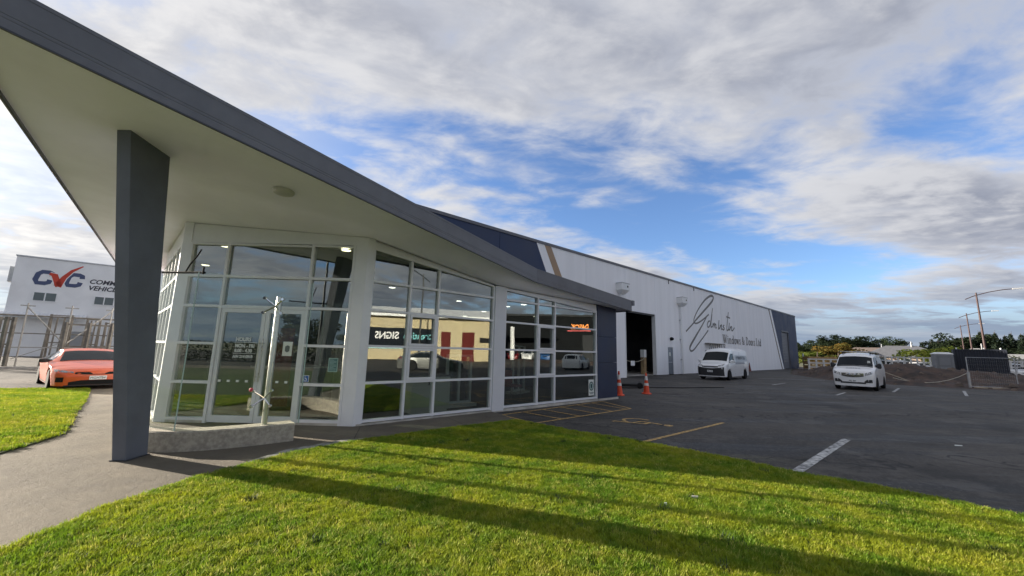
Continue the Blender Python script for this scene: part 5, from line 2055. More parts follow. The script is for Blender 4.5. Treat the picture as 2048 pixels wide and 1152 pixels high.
cone((5.82, 16.80, -0.034), 'orange cone with two white bands standing clear on the asphalt', .86, .3)
cone((4.42, 15.95, -0.034), 'orange cone half hidden by the navy end of the showroom', .95, .1)
cone((27.1, 44.3, -0.034), 'dull red-brown cone against the warehouse wall behind the high-roof van', .98, 0, mat('cone_dull', (0.16, 0.06, 0.05), 0.8))
tb = thing('drawbar', 'black steel trailer drawbar lying on the asphalt between the cones', 'trailer part', (5.3, 18.9, -0.034))
for a_, c_ in (((4.3, 18.6, .16), (6.35, 19.2, .10)), ((4.35, 19.0, .16), (6.3, 19.25, .10)), ((4.2, 18.5, .14), (4.25, 19.1, .14))):
    b = MB()
    b.bar(a_, c_, .09, .11)
    b.build('beam', M_BLACK, tb)
b = MB()
b.lathe([(0, -.07), (.12, -.07), (.15, 0), (.12, .07), (0, .07)], (6.35, 19.22, .10), 14, 'y')
b.build('jockey_wheel', M_BLACK, tb, smooth=40)
b = MB()
b.tube((4.62, 18.75, -.03), (4.62, 18.75, .95), .05, 8)
b.tube((4.62, 18.75, .92), (4.40, 18.72, .92), .035, 8)
b.build('upright_handle', M_BLACK, tb, smooth=40)
b = MB()
b.path([(4.3, 18.62, .08), (3.6, 18.7, -.0), (5.2, 19.4, -.01), (6.3, 19.5, -.01), (8.6, 20.0, -.015), (11.4, 21.0, -.015)], .018, 5)
b.build('hose', M_BLACK, tb)


# ------------------------------------------------------------------ building site on the right
def vnoise(x, y, s, seed):
    xi, yi = np.floor(x / s).astype(int), np.floor(y / s).astype(int)
    fx, fy = x / s - xi, y / s - yi
    fx, fy = fx * fx * (3 - 2 * fx), fy * fy * (3 - 2 * fy)

    def hsh(a, b_):
        q = np.sin(a * 127.1 + b_ * 311.7 + seed * 74.7) * 43758.5453
        return q - np.floor(q)
    return (hsh(xi, yi) * (1 - fx) + hsh(xi + 1, yi) * fx) * (1 - fy) + (hsh(xi, yi + 1) * (1 - fx) + hsh(xi + 1, yi + 1) * fx) * fy


SOIL_EDGE = [(70, -4), (52, 4.5), (38, 20.0), (31.4, 24.4), (27.4, 26.6), (25.3, 30.6), (29, 40), (41.5, 57), (50, 68)]


def edge_dist(X, Y):
    """signed distance inside the soil area (right of the edge)"""
    best = np.full(X.shape, 1e9)
    sgn = np.ones(X.shape)
    for (ax, ay), (bx, by) in zip(SOIL_EDGE[:-1], SOIL_EDGE[1:]):
        dx, dy = bx - ax, by - ay
        t_ = np.clip(((X - ax) * dx + (Y - ay) * dy) / (dx * dx + dy * dy), 0, 1)
        d = np.hypot(X - ax - t_ * dx, Y - ay - t_ * dy)
        s_ = np.sign(dx * (Y - ay) - dy * (X - ax)) * -1
        m = d < best
        sgn = np.where(m, s_, sgn)
        best = np.where(m, d, best)
    return best * sgn


def soil_h(X, Y):
    d = edge_dist(X, Y)
    n = vnoise(X, Y, 5.0, 1) * .9 + vnoise(X, Y, 2.1, 2) * .55 + vnoise(X, Y, 1.0, 3) * .36 + vnoise(X, Y, 0.5, 4) * .34
    r = np.hypot(X, Y)
    fade = np.clip((62 - r) / 14, 0.12, 1)
    # mound right of the sign van, lower spoil near the warehouse end
    m1 = 1.15 * np.exp(-(((X - 32.8) / 3.2) ** 2 + ((Y - 32.8) / 3.4) ** 2)) + 0.5 * np.exp(-(((X - 29.5) / 2.4) ** 2 + ((Y - 38.0) / 4.0) ** 2))
    m2 = 0.30 * np.exp(-(((X - 37) / 3.0) ** 2 + ((Y - 30.5) / 2.5) ** 2))
    base = (n * 0.50 - 0.25 + m1 + m2) * fade
    flat = 1 - np.exp(-(((X - 43.5) / 4.5) ** 2 + ((Y - 36.5) / 4.0) ** 2))
    base = base * (0.35 + 0.65 * flat) + 0.18 * (1 - flat)
    return -0.07 + np.clip(d / 1.6, 0, 1) * (base + 0.05)


gx, gy = np.meshgrid(np.arange(22, 70, 0.28), np.arange(4, 70, 0.28), indexing='ij')
gz = soil_h(gx, gy)
dd_ = edge_dist(gx, gy)
nx_, ny_ = gx.shape
idx = np.arange(nx_ * ny_).reshape(nx_, ny_)
ok = dd_ > -0.5
cells = ok[:-1, :-1] & ok[1:, :-1] & ok[1:, 1:] & ok[:-1, 1:]
ii, jj = np.nonzero(cells)
faces = np.stack([idx[ii, jj], idx[ii + 1, jj], idx[ii + 1, jj + 1], idx[ii, jj + 1]], 1)
used = np.unique(faces)
remap = np.full(nx_ * ny_, -1)
remap[used] = np.arange(len(used))
P_ = np.stack([gx.ravel(), gy.ravel(), gz.ravel()], 1)[used]
me = bpy.data.meshes.new('soil')
me.from_pydata(P_.tolist(), [], remap[faces].tolist())
me.polygons.foreach_set('use_smooth', [True] * len(me.polygons))
M_SOIL = mat('bare_soil', (0.088, 0.056, 0.042), 0.95, col2=(0.022, 0.017, 0.015), vscale=1.4, bump=1.0, bscale=6)
me.materials.append(M_SOIL)
so = bpy.data.objects.new('soil', me)
COL.objects.link(so)
tag(so, 'heaped dark brown soil beyond the car park', 'soil', kind='stuff')
# clods and stones on the spoil
cl = MB()
rr = random.Random(5)
for k in range(900):
    x = rr.uniform(24, 46)
    y = rr.uniform(18, 46)
    if float(edge_dist(np.array([x]), np.array([y]))[0]) < 0.1:
        continue
    z = float(soil_h(np.array([x]), np.array([y]))[0])
    s_ = rr.uniform(.05, .20) * (1.7 if k % 11 == 0 else 1)
    pts = []
    for a in np.linspace(0, 6.283, 7)[:-1]:
        pts.append((x + s_ * math.cos(a) * rr.uniform(.6, 1.3), y + s_ * math.sin(a) * rr.uniform(.6, 1.3), z - .04))
    top = [(x + (q[0] - x) * .5, y + (q[1] - y) * .5, z + s_ * rr.uniform(.3, .8)) for q in pts]
    cl.loft([pts, top])
tag(cl.build('clods', mat('soil_clods', (0.11, 0.085, 0.07), 0.95, var=0.4, vscale=1.5)), 'loose clods and stones scattered over the heaped soil', 'rubble', kind='stuff')


def polar(az_deg, r, z=0.0):
    a = rad(az_deg)
    return Vector((r * math.sin(a), r * math.cos(a), z))


# portable toilet
tl = polar(47.95, 53.0)
TZ = 0.12
toi = thing('portable_toilet', 'grey portable toilet cabin with white roof standing on the spoil', 'portable toilet', (tl.x, tl.y, TZ), rad(-48) + rad(14))
ROOTM[toi.name] = None
M_TOI = mat('toilet_grey', (0.20, 0.21, 0.225), 0.55, var=0.06, vscale=2)
b = MB()
b.prism([(-.58, .06), (.58, .06), (.56, 2.16), (-.56, 2.16)], -.58, .58, 'y')
b.build('cabin', M_TOI, toi)
b = MB()
b.loft([[(-.60, -.60, 2.161), (.60, -.60, 2.161), (.60, .60, 2.161), (-.60, .60, 2.161)], [(-.60, -.60, 2.22), (.60, -.60, 2.22), (.60, .60, 2.22), (-.60, .60, 2.22)], [(-.35, -.45, 2.34), (.35, -.45, 2.34), (.35, .45, 2.34), (-.35, .45, 2.34)]])
b.build('roof', M_WHITEP, toi)
b = MB()
b.box(-.62, .62, -.62, .62, -.1, .058)
b.build('skid', M_BLACK, toi)
b = MB()
b.box(-.44, .44, -.612, -.582, .12, 2.02)
td = b.build('door', mat('toilet_door', (0.17, 0.18, 0.195), 0.55), toi)
for z0, z1 in ((.25, 1.05), (1.2, 1.85)):
    b = MB()
    b.box(-.34, .34, -.628, -.613, z0, z1)
    b.build('door_panel', M_TOI, td)
# container
ct = polar(50.25, 55.5)
cont = thing('shipping_container', 'dark navy corrugated ten-foot container behind the mesh fence', 'container', (ct.x, ct.y, 0.05), rad(-50.2) + rad(5))
ROOTM[cont.name] = None
M_CONT = mat('container_navy', (0.014, 0.018, 0.030), 0.55, var=0.2, vscale=1.5)
CWd, CH = 3.05, 2.75
b = MB()
# corrugated long side facing the camera
prof = []
nn_ = 17
pw = CWd / nn_
for k in range(nn_):
    x0 = -CWd / 2 + k * pw
    prof += [(x0, 0.0), (x0 + pw * .38, 0.0), (x0 + pw * .5, .045), (x0 + pw * .88, .045)]
prof.append((CWd / 2, 0.0))
b.loft([[(x, -1.22 + y, .12) for x, y in prof], [(x, -1.22 + y, CH - .12) for x, y in prof]], caps=False, close=False)
b.build('corrugated_side', M_CONT, cont)
b = MB()
b.box(-CWd / 2 + .02, CWd / 2 - .02, -1.16, 1.2, .02, CH - .02)
b.build('shell', M_CONT, cont)
for z in (.0, CH - .12):
    b = MB()
    b.box(-CWd / 2 - .01, CWd / 2 + .01, -1.245, -1.165, z, z + .118)
    b.build('rail', M_CONT, cont)
for x in (-CWd / 2 - .02, CWd / 2 - .09):
    b = MB()
    b.box(x, x + .11, -1.25, -1.15, .12, CH - .121)
    b.build('corner_post', M_CONT, cont)
for x in (-CWd / 2 + .2, .3, CWd / 2 - .3):
    b = MB()
    b.lathe([(0, 0), (.05, 0), (.05, .12), (0, .13)], (x, -1.2, CH + .001), 8)
    b.build('lashing_ring', M_WHITEP, cont)
# temporary mesh fences
M_WIRE = mat('fence_wire', (0.40, 0.41, 0.42), 0.5, metal=0.5)


def mesh_fence(a, c, h, label, z0=-0.02, lean=0.0, wires=True, nv=22, nh=8):
    a, c = Vector((*a, 0)), Vector((*c, 0))
    d = (c - a)
    L_ = d.length
    d.normalize()
    nrm = Vector((-d.y, d.x, 0)) * lean
    t = thing('mesh_fence', label, 'fence', (a.x, a.y, z0), math.atan2(d.y, d.x), group='temporary site fences')
    q = lambda s_, z: tuple(a + d * s_ + nrm * (z / h) + Vector((0, 0, z0 + z)))
    for s_ in (0.0, L_):
        b = MB()
        b.tube(q(s_, 0), q(s_, h), .026, 7)
        b.build('post', M_GALV, t, smooth=40)
    for z in (.10, h - .02):
        b = MB()
        b.tube(q(0, z), q(L_, z), .018, 6)
        b.build('rail', M_GALV, t, smooth=40)
    b = MB()
    for k in range(1, nv):
        b.tube(q(L_ * k / nv, .10), q(L_ * k / nv, h - .02), .0018, 3)
    for k in range(1, nh):
        b.tube(q(0, .10 + (h - .12) * k / nh), q(L_, .10 + (h - .12) * k / nh), .0018, 3)
    b.build('wire_mesh', M_WIRE, t)
    return t


fa = (30.3, 25.9)
mesh_fence(fa, (32.9, 25.45), 2.0, 'mesh fence panel in front of the navy container')
mesh_fence((37.6, 29.2), (37.1, 26.6), 1.9, 'leaning mesh fence panel right of the container', lean=.35)
mesh_fence((39.5, 30.6), (38.4, 27.6), 2.0, 'mesh fence panel at the right edge of the view', lean=.1)
b = MB()
b.tube((30.3, 25.9, -.03), (30.3, 25.9, 1.0), .07, 8)
tag(b.build('fence_foot', M_GALV), 'thick sleeve round the nearest fence post', 'fence foot')
bl = thing('ground_rail', 'pale timber beam lying along the foot of the mesh fence', 'timber', (32, 25.4, -.03))
b = MB()
b.bar((30.4, 25.75, .03), (35.5, 24.2, .03), .12, .10)
b.build('beam', mat('pale_timber', (0.36, 0.31, 0.24), 0.8, var=0.2, vscale=4), bl)
for i, (x0, y0, x1, y1, z) in enumerate(((33.6, 26.1, 36.5, 24.2, .10), (33.2, 25.9, 34.6, 25.4, .14), (35.3, 27.0, 36.8, 24.6, .16), (34.0, 25.8, 37.2, 25.0, .22))):
    b = MB()
    b.bar((x0, y0, z), (x1, y1, z + .03), .22, .045)
    tag(b.build('plank', MATS['pale_timber']), ('weathered plank lying nearest the fence foot', 'short plank on top of the pile by the fence', 'sloping plank at the back of the fence pile', 'long top plank of the pile by the fence')[i], 'plank', 'planks piled by the fence')
rp = thing('rope', 'sagging pale rope from the fence post to a stake in the soil', 'rope', (28.6, 27.3, 0))
b = MB()
p0, p1 = Vector((30.3, 25.9, .95)), Vector((27.6, 28.3, .40))
pts = []
for k in range(9):
    t_ = k / 8
    q_ = p0.lerp(p1, t_)
    q_.z -= .55 * 4 * t_ * (1 - t_) * (1 - .2 * t_)
    pts.append(tuple(q_))
b.path(pts, .022, 5)
b.build('cord', mat('rope_pale', (0.42, 0.40, 0.34), 0.85), rp)
b = MB()
b.bar((27.1, 28.9, .95), (28.4, 27.6, .10), .08, .06)
tag(b.build('stake', MATS['pale_timber']), 'pale timber stake lying slanted on the soil', 'stake')

# ------------------------------------------------------------------ street lamps
M_LPOLE = mat('lamp_red_brown', (0.055, 0.030, 0.030), 0.6, var=0.15, vscale=1)
M_LHEAD = mat('lamp_head', (0.45, 0.46, 0.47), 0.4)


def street_lamp(loc, h, rz, label, gap=None):
    t = thing('street_lamp', label, 'street lamp', loc, rz, group='lamp posts along the road')
    ROOTM[t.name] = None
    b = MB()
    b.tube((0, 0, 0), (0, 0, h), .13, 10, .07)
    b.build('pole', gap or M_LPOLE, t, smooth=40)
    b = MB()
    b.path([(-.95, 0, h - .75), (-.3, 0, h - .42), (0, 0, h - .3), (1.0, 0, h + .02), (2.2, 0, h + .25), (2.9, 0, h + .30)], .045, 7)
    b.build('arm', M_LPOLE if gap is None else gap, t, smooth=40)
    b = MB()
    b.loft([[(2.85, -.12, h + .24), (2.85, .12, h + .24), (2.85, .10, h + .36), (2.85, -.10, h + .36)], [(3.65, -.15, h + .28), (3.65, .15, h + .28), (3.65, .12, h + .38), (3.65, -.12, h + .38)]])
    b.build('lamp_head', M_LHEAD, t)


for px_az, r, lab in ((50.75, 70, 'tallest red-brown street lamp rising behind the container'), (49.95, 99, 'middle of the three red-brown street lamps on the right'), (49.45, 131, 'farthest and smallest of the three street lamps on the right')):
    street_lamp(polar(px_az, r, -.08), 9.75, rad(-30), lab)

# ------------------------------------------------------------------ trees
def leaf_mat(nm, c1, c2):
    m = bpy.data.materials.new(nm)
    m.use_nodes = True
    t = m.node_tree
    t.nodes.clear()
    pos = nd(t, 'ShaderNodeNewGeometry').outputs['Position']
    n1 = nd(t, 'ShaderNodeTexNoise', {'Vector': pos, 'Scale': 0.9, 'Detail': 4.0}).outputs[0]
    c = mixc(t, mapr(t, n1, .35, .65), c1, c2)
    df = nd(t, 'ShaderNodeBsdfDiffuse', {0: c})
    tr = nd(t, 'ShaderNodeBsdfTranslucent', {0: c})
    mx = nd(t, 'ShaderNodeMixShader', {0: .25, 1: df.outputs[0], 2: tr.outputs[0]})
    nd(t, 'ShaderNodeOutputMaterial', {0: mx.outputs[0]})
    return m


LM = {'pine': leaf_mat('pine_leaf', (0.020, 0.030, 0.018), (0.035, 0.048, 0.026)), 'conifer': leaf_mat('conifer_leaf', (0.016, 0.026, 0.018), (0.030, 0.042, 0.028)),
      'bare': leaf_mat('bare_twig', (0.055, 0.046, 0.036), (0.080, 0.066, 0.052)), 'bush': leaf_mat('bush_leaf', (0.075, 0.11, 0.022), (0.14, 0.16, 0.04)),
      'autumn': leaf_mat('autumn_leaf', (0.16, 0.10, 0.028), (0.10, 0.10, 0.03)), 'grey': leaf_mat('grey_leaf', (0.05, 0.06, 0.04), (0.09, 0.10, 0.06))}
M_TRUNK = mat('bark', (0.06, 0.048, 0.038), 0.9, var=0.3, vscale=2)


def crown_mesh(kind, seed, nleaf):
    """unit tree: height 1, crown radius about .5 at full width"""
    r = random.Random(seed)
    cl = []
    if kind == 'conifer':
        for k in range(70):
            z = .06 + .90 * r.random() ** 1.25
            rad_ = .46 * (1 - z) ** .75 + .02
            a = r.uniform(0, 6.28)
            q = rad_ * r.uniform(.3, 1)
            cl.append((q * math.cos(a), q * math.sin(a), z, .10 * (1.25 - z)))
    elif kind == 'pine':
        for k in range(22):
            a = r.uniform(0, 6.28)
            q = .40 * math.sqrt(r.random())
            cl.append((q * math.cos(a), q * math.sin(a), r.uniform(.22, .84) + .08 * (1 - q / .4), r.uniform(.11, .19)))
    else:
        for k in range(16):
            a = r.uniform(0, 6.28)
            q = .40 * math.sqrt(r.random())
            cl.append((q * math.cos(a), q * math.sin(a), r.uniform(.18, .82) * (1 - .35 * (q / .4) ** 2), r.uniform(.11, .19)))
    vs, fs = [], []
    for k in range(nleaf):
        cx, cy, cz, cr = r.choice(cl)
        d = Vector((r.gauss(0, 1), r.gauss(0, 1), r.gauss(0, 1))).normalized() * cr * (r.random() ** .4)
        c = Vector((cx, cy, cz)) + Vector((d.x, d.y, d.z * (.7 if kind != 'conifer' else .5)))
        if kind == 'conifer':
            zc_ = .05 + .93 * (1 - math.sqrt(1 - r.random() * .985))
            a_ = r.uniform(0, 6.283)
            rm = (.40 * (1 - zc_) ** .85 + .012) * (.72 + .28 * math.sin(zc_ * 42 + seed) ** 2) * (.85 + .15 * math.sin(3 * a_ + seed + zc_ * 9))
            q_ = rm * math.sqrt(r.random())
            c = Vector((q_ * math.cos(a_), q_ * math.sin(a_), zc_ - .12 * q_))
        u = Vector((r.gauss(0, 1), r.gauss(0, 1), r.gauss(0, .7))).normalized()
        w = u.orthogonal().normalized()
        s_ = r.uniform(.012, .030) * (1.0 if kind != 'bare' else .8)
        j = len(vs)
        vs += [tuple(c + u * s_), tuple(c + w * s_ * .8), tuple(c - u * s_), tuple(c - w * s_ * .8)]
        fs.append((j, j + 1, j + 2, j + 3))
    me = bpy.data.meshes.new('crown')
    me.from_pydata(vs, [], fs)
    me.materials.append(LM[kind])
    b = MB()
    n = 7
    top = .9 if kind == 'conifer' else .62
    rings = []
    for k in range(5):
        t_ = k / 4
        rr_ = .030 * (1 - .7 * t_) * (1.4 if kind in ('pine', 'bare') else 1)
        rings.append([(rr_ * math.cos(6.283 * i / n) + .02 * math.sin(seed + 3 * t_), rr_ * math.sin(6.283 * i / n), top * t_) for i in range(n)])
    b.loft(rings)
    for k in range(6):
        cx, cy, cz, cr = cl[k]
        z0 = cz * r.uniform(.45, .7)
        b.tube((.01, 0, z0), (cx * .9, cy * .9, cz), .012, 5, .004)
    tm = bpy.data.meshes.new('trunk')
    tm.from_pydata(b.v, [], b.f)
    tm.materials.append(M_TRUNK)
    return me, tm


TREEM = {}
for kd, cnt in (('pine', 3000), ('conifer', 2600), ('bare', 2400), ('bush', 2600), ('autumn', 2600), ('grey', 2400)):
    TREEM[kd] = [crown_mesh(kd, 31 * i + len(kd) * 7, cnt) for i in range(3)]
NT = [0]


def tree(kind, az_deg, r, h, w, label, name='tree', cat='tree', group=None, z=-0.08):
    p = polar(az_deg, r, z)
    t = bpy.data.objects.new(name, None)
    COL.objects.link(t)
    NT[0] += 1
    t.location = p
    t.rotation_euler = (0, 0, random.uniform(0, 6.28))
    t.scale = (w, w, h)
    tag(t, label, cat, group)
    cm, tm = TREEM[kind][NT[0] % 3]
    for nm, m_ in (('crown', cm), ('trunk', tm)):
        o = bpy.data.objects.new(nm, m_)
        COL.objects.link(o)
        o.parent = t


ORD = ['first', 'second', 'third', 'fourth', 'fifth', 'sixth', 'seventh', 'eighth', 'ninth', 'tenth', 'eleventh', 'twelfth', 'thirteenth', 'fourteenth', 'fifteenth', 'sixteenth', 'seventeenth', 'eighteenth']
# low wooded rise behind the trees
hv_, hf_ = [], []
na = 150
for i in range(na + 1):
    a_ = 33.0 + 24.0 * i / na
    rj = random.Random(i)
    hh_ = 5.6 + 1.3 * math.sin(a_ * .9 + 1.0) + 1.0 * math.sin(a_ * 2.3) + rj.uniform(-.9, .9) + (3.2 if a_ > 50 else 0) * min(1, (a_ - 50) / 1.5 if a_ > 50 else 0)
    for r_, z_ in ((212, -.5), (222, hh_ * .75), (236, hh_ * 1.15), (262, -.5)):
        hv_.append(tuple(polar(a_, r_, z_)))
    if i:
        for k in range(3):
            o_ = (i - 1) * 4 + k
            hf_.append((o_, o_ + 4, o_ + 5, o_ + 1))
hm_ = bpy.data.meshes.new('hill')
hm_.from_pydata(hv_, [], hf_)
hm_.materials.append(mat('wooded_rise', (0.045, 0.045, 0.032), 0.95, col2=(0.020, 0.026, 0.018), vscale=0.35, bump=1.0, bscale=1.2))
ho_ = bpy.data.objects.new('hill', hm_)
COL.objects.link(ho_)
tag(ho_, 'low dark wooded rise behind the skyline trees', None, kind='structure')
# dark rounded pines along the skyline
pines = [(36.3, 10.5, 9), (37.3, 12, 10), (38.15, 13, 9), (38.9, 14.5, 11), (39.7, 16.5, 10), (40.4, 16, 11), (41.2, 13.5, 9), (42.1, 15, 12), (42.9, 15.5, 11), (43.7, 14.5, 9), (44.5, 14, 9), (47.2, 12, 10), (48.5, 14, 12), (49.4, 15.5, 12), (50.0, 16, 12)]
for i, (a_, h_, w_) in enumerate(pines):
    tree('pine', a_, 205 + 14 * math.sin(i * 2.3), h_ * 0.74, w_ * 1.25, f'dark rounded pine on the skyline, {ORD[i]} of them counted from the warehouse', 'pine_tree', group='skyline pines')
con = [(45.6, 10.5, 5), (46.7, 13.5, 8), (47.4, 15, 7), (47.9, 13, 7), (48.9, 12.5, 6)] + [(50.3 + .29 * k, 16.6 + 2.2 * math.sin(k * 2.1), 7.2) for k in range(13)]
for i, (a_, h_, w_) in enumerate(con):
    tree('conifer', a_, 200 + 10 * math.sin(i * 1.7), h_ * 0.70, w_ * 1.0, f'dark pointed conifer on the skyline, {ORD[i]} of them counted from the warehouse', 'conifer_tree', group='skyline conifers')
bare = [(41.0, 8, 11), (41.8, 9.5, 12), (42.5, 10, 12), (43.2, 10.5, 12), (43.9, 11, 13), (44.6, 11, 13), (45.3, 10.5, 13), (46.0, 9.5, 13), (46.7, 8, 12), (47.5, 8.0, 11), (48.3, 9.0, 10)]
for i, (a_, h_, w_) in enumerate(bare):
    tree('bare', a_, 185 + 6 * math.sin(i * 1.9), h_ * 0.72, w_ * 1.2, f'brown leafless tree before the pines, {ORD[i]} of them counted from the warehouse', 'bare_tree', group='leafless trees before the pines')
fill = [(36.6, 8, 12), (37.5, 8, 12), (38.4, 9, 12), (39.3, 9.5, 12), (40.1, 9, 12), (49.0, 9, 12), (49.8, 9, 12), (50.6, 9, 12), (51.5, 10, 12), (52.4, 10, 12), (53.3, 10, 12)]
for i, (a_, h_, w_) in enumerate(fill):
    tree('pine', a_, 178, h_ * .62, w_ * 1.2, f'low dark evergreen under the skyline trees, {ORD[i]} of them counted from the warehouse', 'evergreen_tree', group='low evergreens under the skyline')
for (kd, a_, r_, h_, w_, lab) in (('bush', 37.6, 118, 4.6, 9, 'round yellow-green shrub close to the warehouse end'), ('bush', 38.3, 110, 5.0, 9, 'large yellow-green shrub above the timber stack'), ('autumn', 38.7, 100, 3.2, 6, 'low orange-brown shrub behind the timber stack'),
                                 ('autumn', 40.2, 112, 6.4, 11, 'large golden-brown tree left of the sign van'), ('grey', 41.3, 118, 5.5, 10, 'grey-green bushy tree behind the sign van'), ('bush', 44.1, 132, 4.2, 10, 'pale yellow-green shrub left of the grey roof'),
                                 ('bush', 47.1, 98, 5.4, 9.5, 'broad pale green tree beside the portable toilet'), ('bush', 48.55, 92, 4.6, 6, 'yellow-green tree behind the toilet and container'), ('autumn', 48.8, 86, 3.6, 4, 'small yellow-leaved tree touching the container corner'),
                                 ('grey', 52.1, 80, 3.4, 6, 'grey-green shrub right of the container'), ('grey', 42.6, 125, 4.4, 9, 'dull green shrub just above the sign van roof')):
    tree(kd, a_, r_, h_, w_, lab, 'shrub' if h_ < 5 else 'garden_tree', 'shrub' if h_ < 5 else 'tree')

# ------------------------------------------------------------------ yard beyond the soil: fences, timber, parked cars, house
M_FWHITE = mat('fence_white', (0.62, 0.62, 0.60), 0.7, var=0.08, vscale=1)


def rail_fence(a, c, h, n, label):
    a, c = Vector(a), Vector(c)
    d = (c - a).normalized()
    t = thing('rail_fence', label, 'fence', (a.x, a.y, -.08), math.atan2(d.y, d.x))
    for k in range(n + 1):
        q_ = a.lerp(c, k / n)
        b = MB()
        b.box(q_.x - .07, q_.x + .07, q_.y - .07, q_.y + .07, -.08, h)
        b.build('post', M_FWHITE, t)
    for z in (h * .35, h * .66, h * .95):
        b = MB()
        b.bar((a.x, a.y, z), (c.x, c.y, z), .05, .13)
        b.build('rail', M_FWHITE, t)


rail_fence(polar(37.4, 60), polar(40.6, 66), 1.6, 5, 'white post-and-rail fence between the warehouse and the sign van')
rail_fence(polar(43.9, 80), polar(48.0, 84), 2.2, 9, 'white rail fence behind the spoil heap')
rail_fence(polar(51.4, 62), polar(54.5, 66), 1.9, 5, 'white rail fence right of the container')
for i in range(3):
    st = thing('timber_stack', ('lowest pack of sawn timber behind the white fence', 'middle pack of sawn timber behind the white fence', 'top pack of sawn timber behind the white fence')[i], 'timber stack', tuple(polar(37.8, 72, -.08)), 0)
    for k in range(6):
        b = MB()
        p0, p1 = polar(36.9, 72), polar(39.4, 74)
        off = Vector((p1 - p0).normalized().cross(Vector((0, 0, 1)))) * (k * .24)
        z = .35 + i * .62
        b.bar(tuple(p0 + off + Vector((0, 0, z))), tuple(p1 + off + Vector((0, 0, z))), .22, .5)
        b.build('board_bundle', mat('sawn_timber', (0.42, 0.27, 0.12), 0.8, var=0.25, vscale=2), st)
SP_SUV = dict(top=[(0, .80), (.05, .93), (.2, 1.02), (1.1, 1.12), (1.25, 1.14), (1.95, 1.62), (2.3, 1.70), (3.9, 1.70), (4.45, 1.62), (4.65, 1.1), (4.7, .9)],
              w=[(0, .70), (.05, .80), (.2, .88), (.6, .925), (4.2, .925), (4.6, .88), (4.7, .80)], belt=[(0, .78), (.5, .95), (1.3, 1.06), (4.7, 1.08)],
              tum=[(0, .92), (1.1, .90), (2.0, .76), (4.3, .76), (4.7, .86)], edge=[(0, .05), (1.2, .05), (2.0, .06), (4.7, .05)], wheels=(.90, 3.62), r=.35, sillz=.26, mid=.70, mir=1.0)
SP_WAGON = dict(top=[(0, .60), (.05, .72), (.2, .80), (1.15, .96), (1.3, .98), (2.05, 1.40), (2.4, 1.46), (4.0, 1.45), (4.5, 1.36), (4.75, .98), (4.8, .85)],
                w=[(0, .66), (.05, .76), (.2, .84), (.6, .89), (4.3, .89), (4.7, .84), (4.8, .76)], belt=[(0, .60), (.5, .76), (1.3, .90), (4.8, .94)],
                tum=[(0, .92), (1.1, .88), (2.1, .72), (4.3, .72), (4.8, .86)], edge=[(0, .04), (1.2, .04), (2.0, .05), (4.8, .05)], wheels=(.88, 3.60), r=.33, sillz=.20, mid=.55, mir=.9)


def simple_car(sp, label, loc, rz, paint, group=None, rear=True):
    c = Car('parked_car', label, 'car', loc, rz, sp, paint, group)
    wag = sp is SP_WAGON
    x0, x1 = (1.36, 2.04) if wag else (1.30, 1.94)
    c.topp('windscreen', lin(x0, x1, 5), -.93, .93, M_CARGLASS)
    lo, hi = (.95, 1.36) if wag else (1.11, 1.59)
    c.side('side_window', [(x0 + .35, lo, lo + .05), (x1, lo, hi - .12), (x1 + .3, lo, hi), (3.0, lo, hi), (3.06, lo, hi)], M_CARGLASS)
    c.side('side_window', [(3.12, lo, hi), (3.9, lo, hi), (4.30, lo + .03, hi - .08)], M_CARGLASS)
    rx0, rx1 = (4.52, 4.72) if wag else (4.47, 4.62)
    c.topp('rear_window', lin(rx0, rx1, 4), -.85, .85, M_CARGLASS, off=.012)
    c.side('tail_light', [(sp['top'][-1][0] - .22, lo - .18, lo), (sp['top'][-1][0] - .07, lo - .18, lo)], M_TAIL)
    for sd_ in (-1, 1):
        ys = [sd_ * q for q in lin(.50, .78, 6)]
        zc_ = c.ztop(.06, 0) - .10
        c.front('headlight', ys, [zc_ - .06] * 6, [zc_ + .06] * 6, M_LAMP)
    ys = lin(-.42, .42, 7)
    c.front('grille', ys, [zc_ - .16] * 7, [zc_ + .03] * 7, M_BLACK)
    c.side('door_seam', [(3.08, .35, hi), (3.095, .35, hi)], M_BLACK, off=.003)
    c.wheels()
    c.mirror(x0 + .42, lo + .06, paint)
    return c


P_BLACK = mat('paint_black', (0.012, 0.012, 0.014), 0.25, coat=0.6)
P_WHITE = M_VANW
P_GREY = mat('paint_grey', (0.16, 0.165, 0.16), 0.3, metal=0.3, coat=0.6)
P_BLUE = mat('paint_blue', (0.02, 0.09, 0.26), 0.3, coat=0.6)
P_RED = mat('paint_red', (0.22, 0.012, 0.014), 0.3, coat=0.6)
P_GREEN = mat('paint_dark_green', (0.03, 0.04, 0.03), 0.3, coat=0.6)
q_ = polar(40.0, 76, -.08)
simple_car(SP_SUV, 'black four-wheel drive parked behind the white fence left of the sign van', tuple(q_), rad(200), P_BLACK)
q_ = polar(44.55, 84, -.08)
simple_car(SP_SUV, 'white four-wheel drive parked right behind the sign van', tuple(q_), rad(215), P_WHITE)
q_ = polar(45.6, 86, -.08)
simple_car(SP_SUV, 'dark green vehicle parked behind the white rail fence', tuple(q_), rad(300), P_GREEN)
q_ = polar(47.2, 88, -.08)
simple_car(SP_WAGON, 'white estate car parked beyond the spoil beside the toilet', tuple(q_), rad(250), P_WHITE)
q_ = polar(53.2, 62, -.08)
simple_car(SP_SUV, 'white vehicle behind the mesh fence at the right edge', tuple(q_), rad(250), P_WHITE)


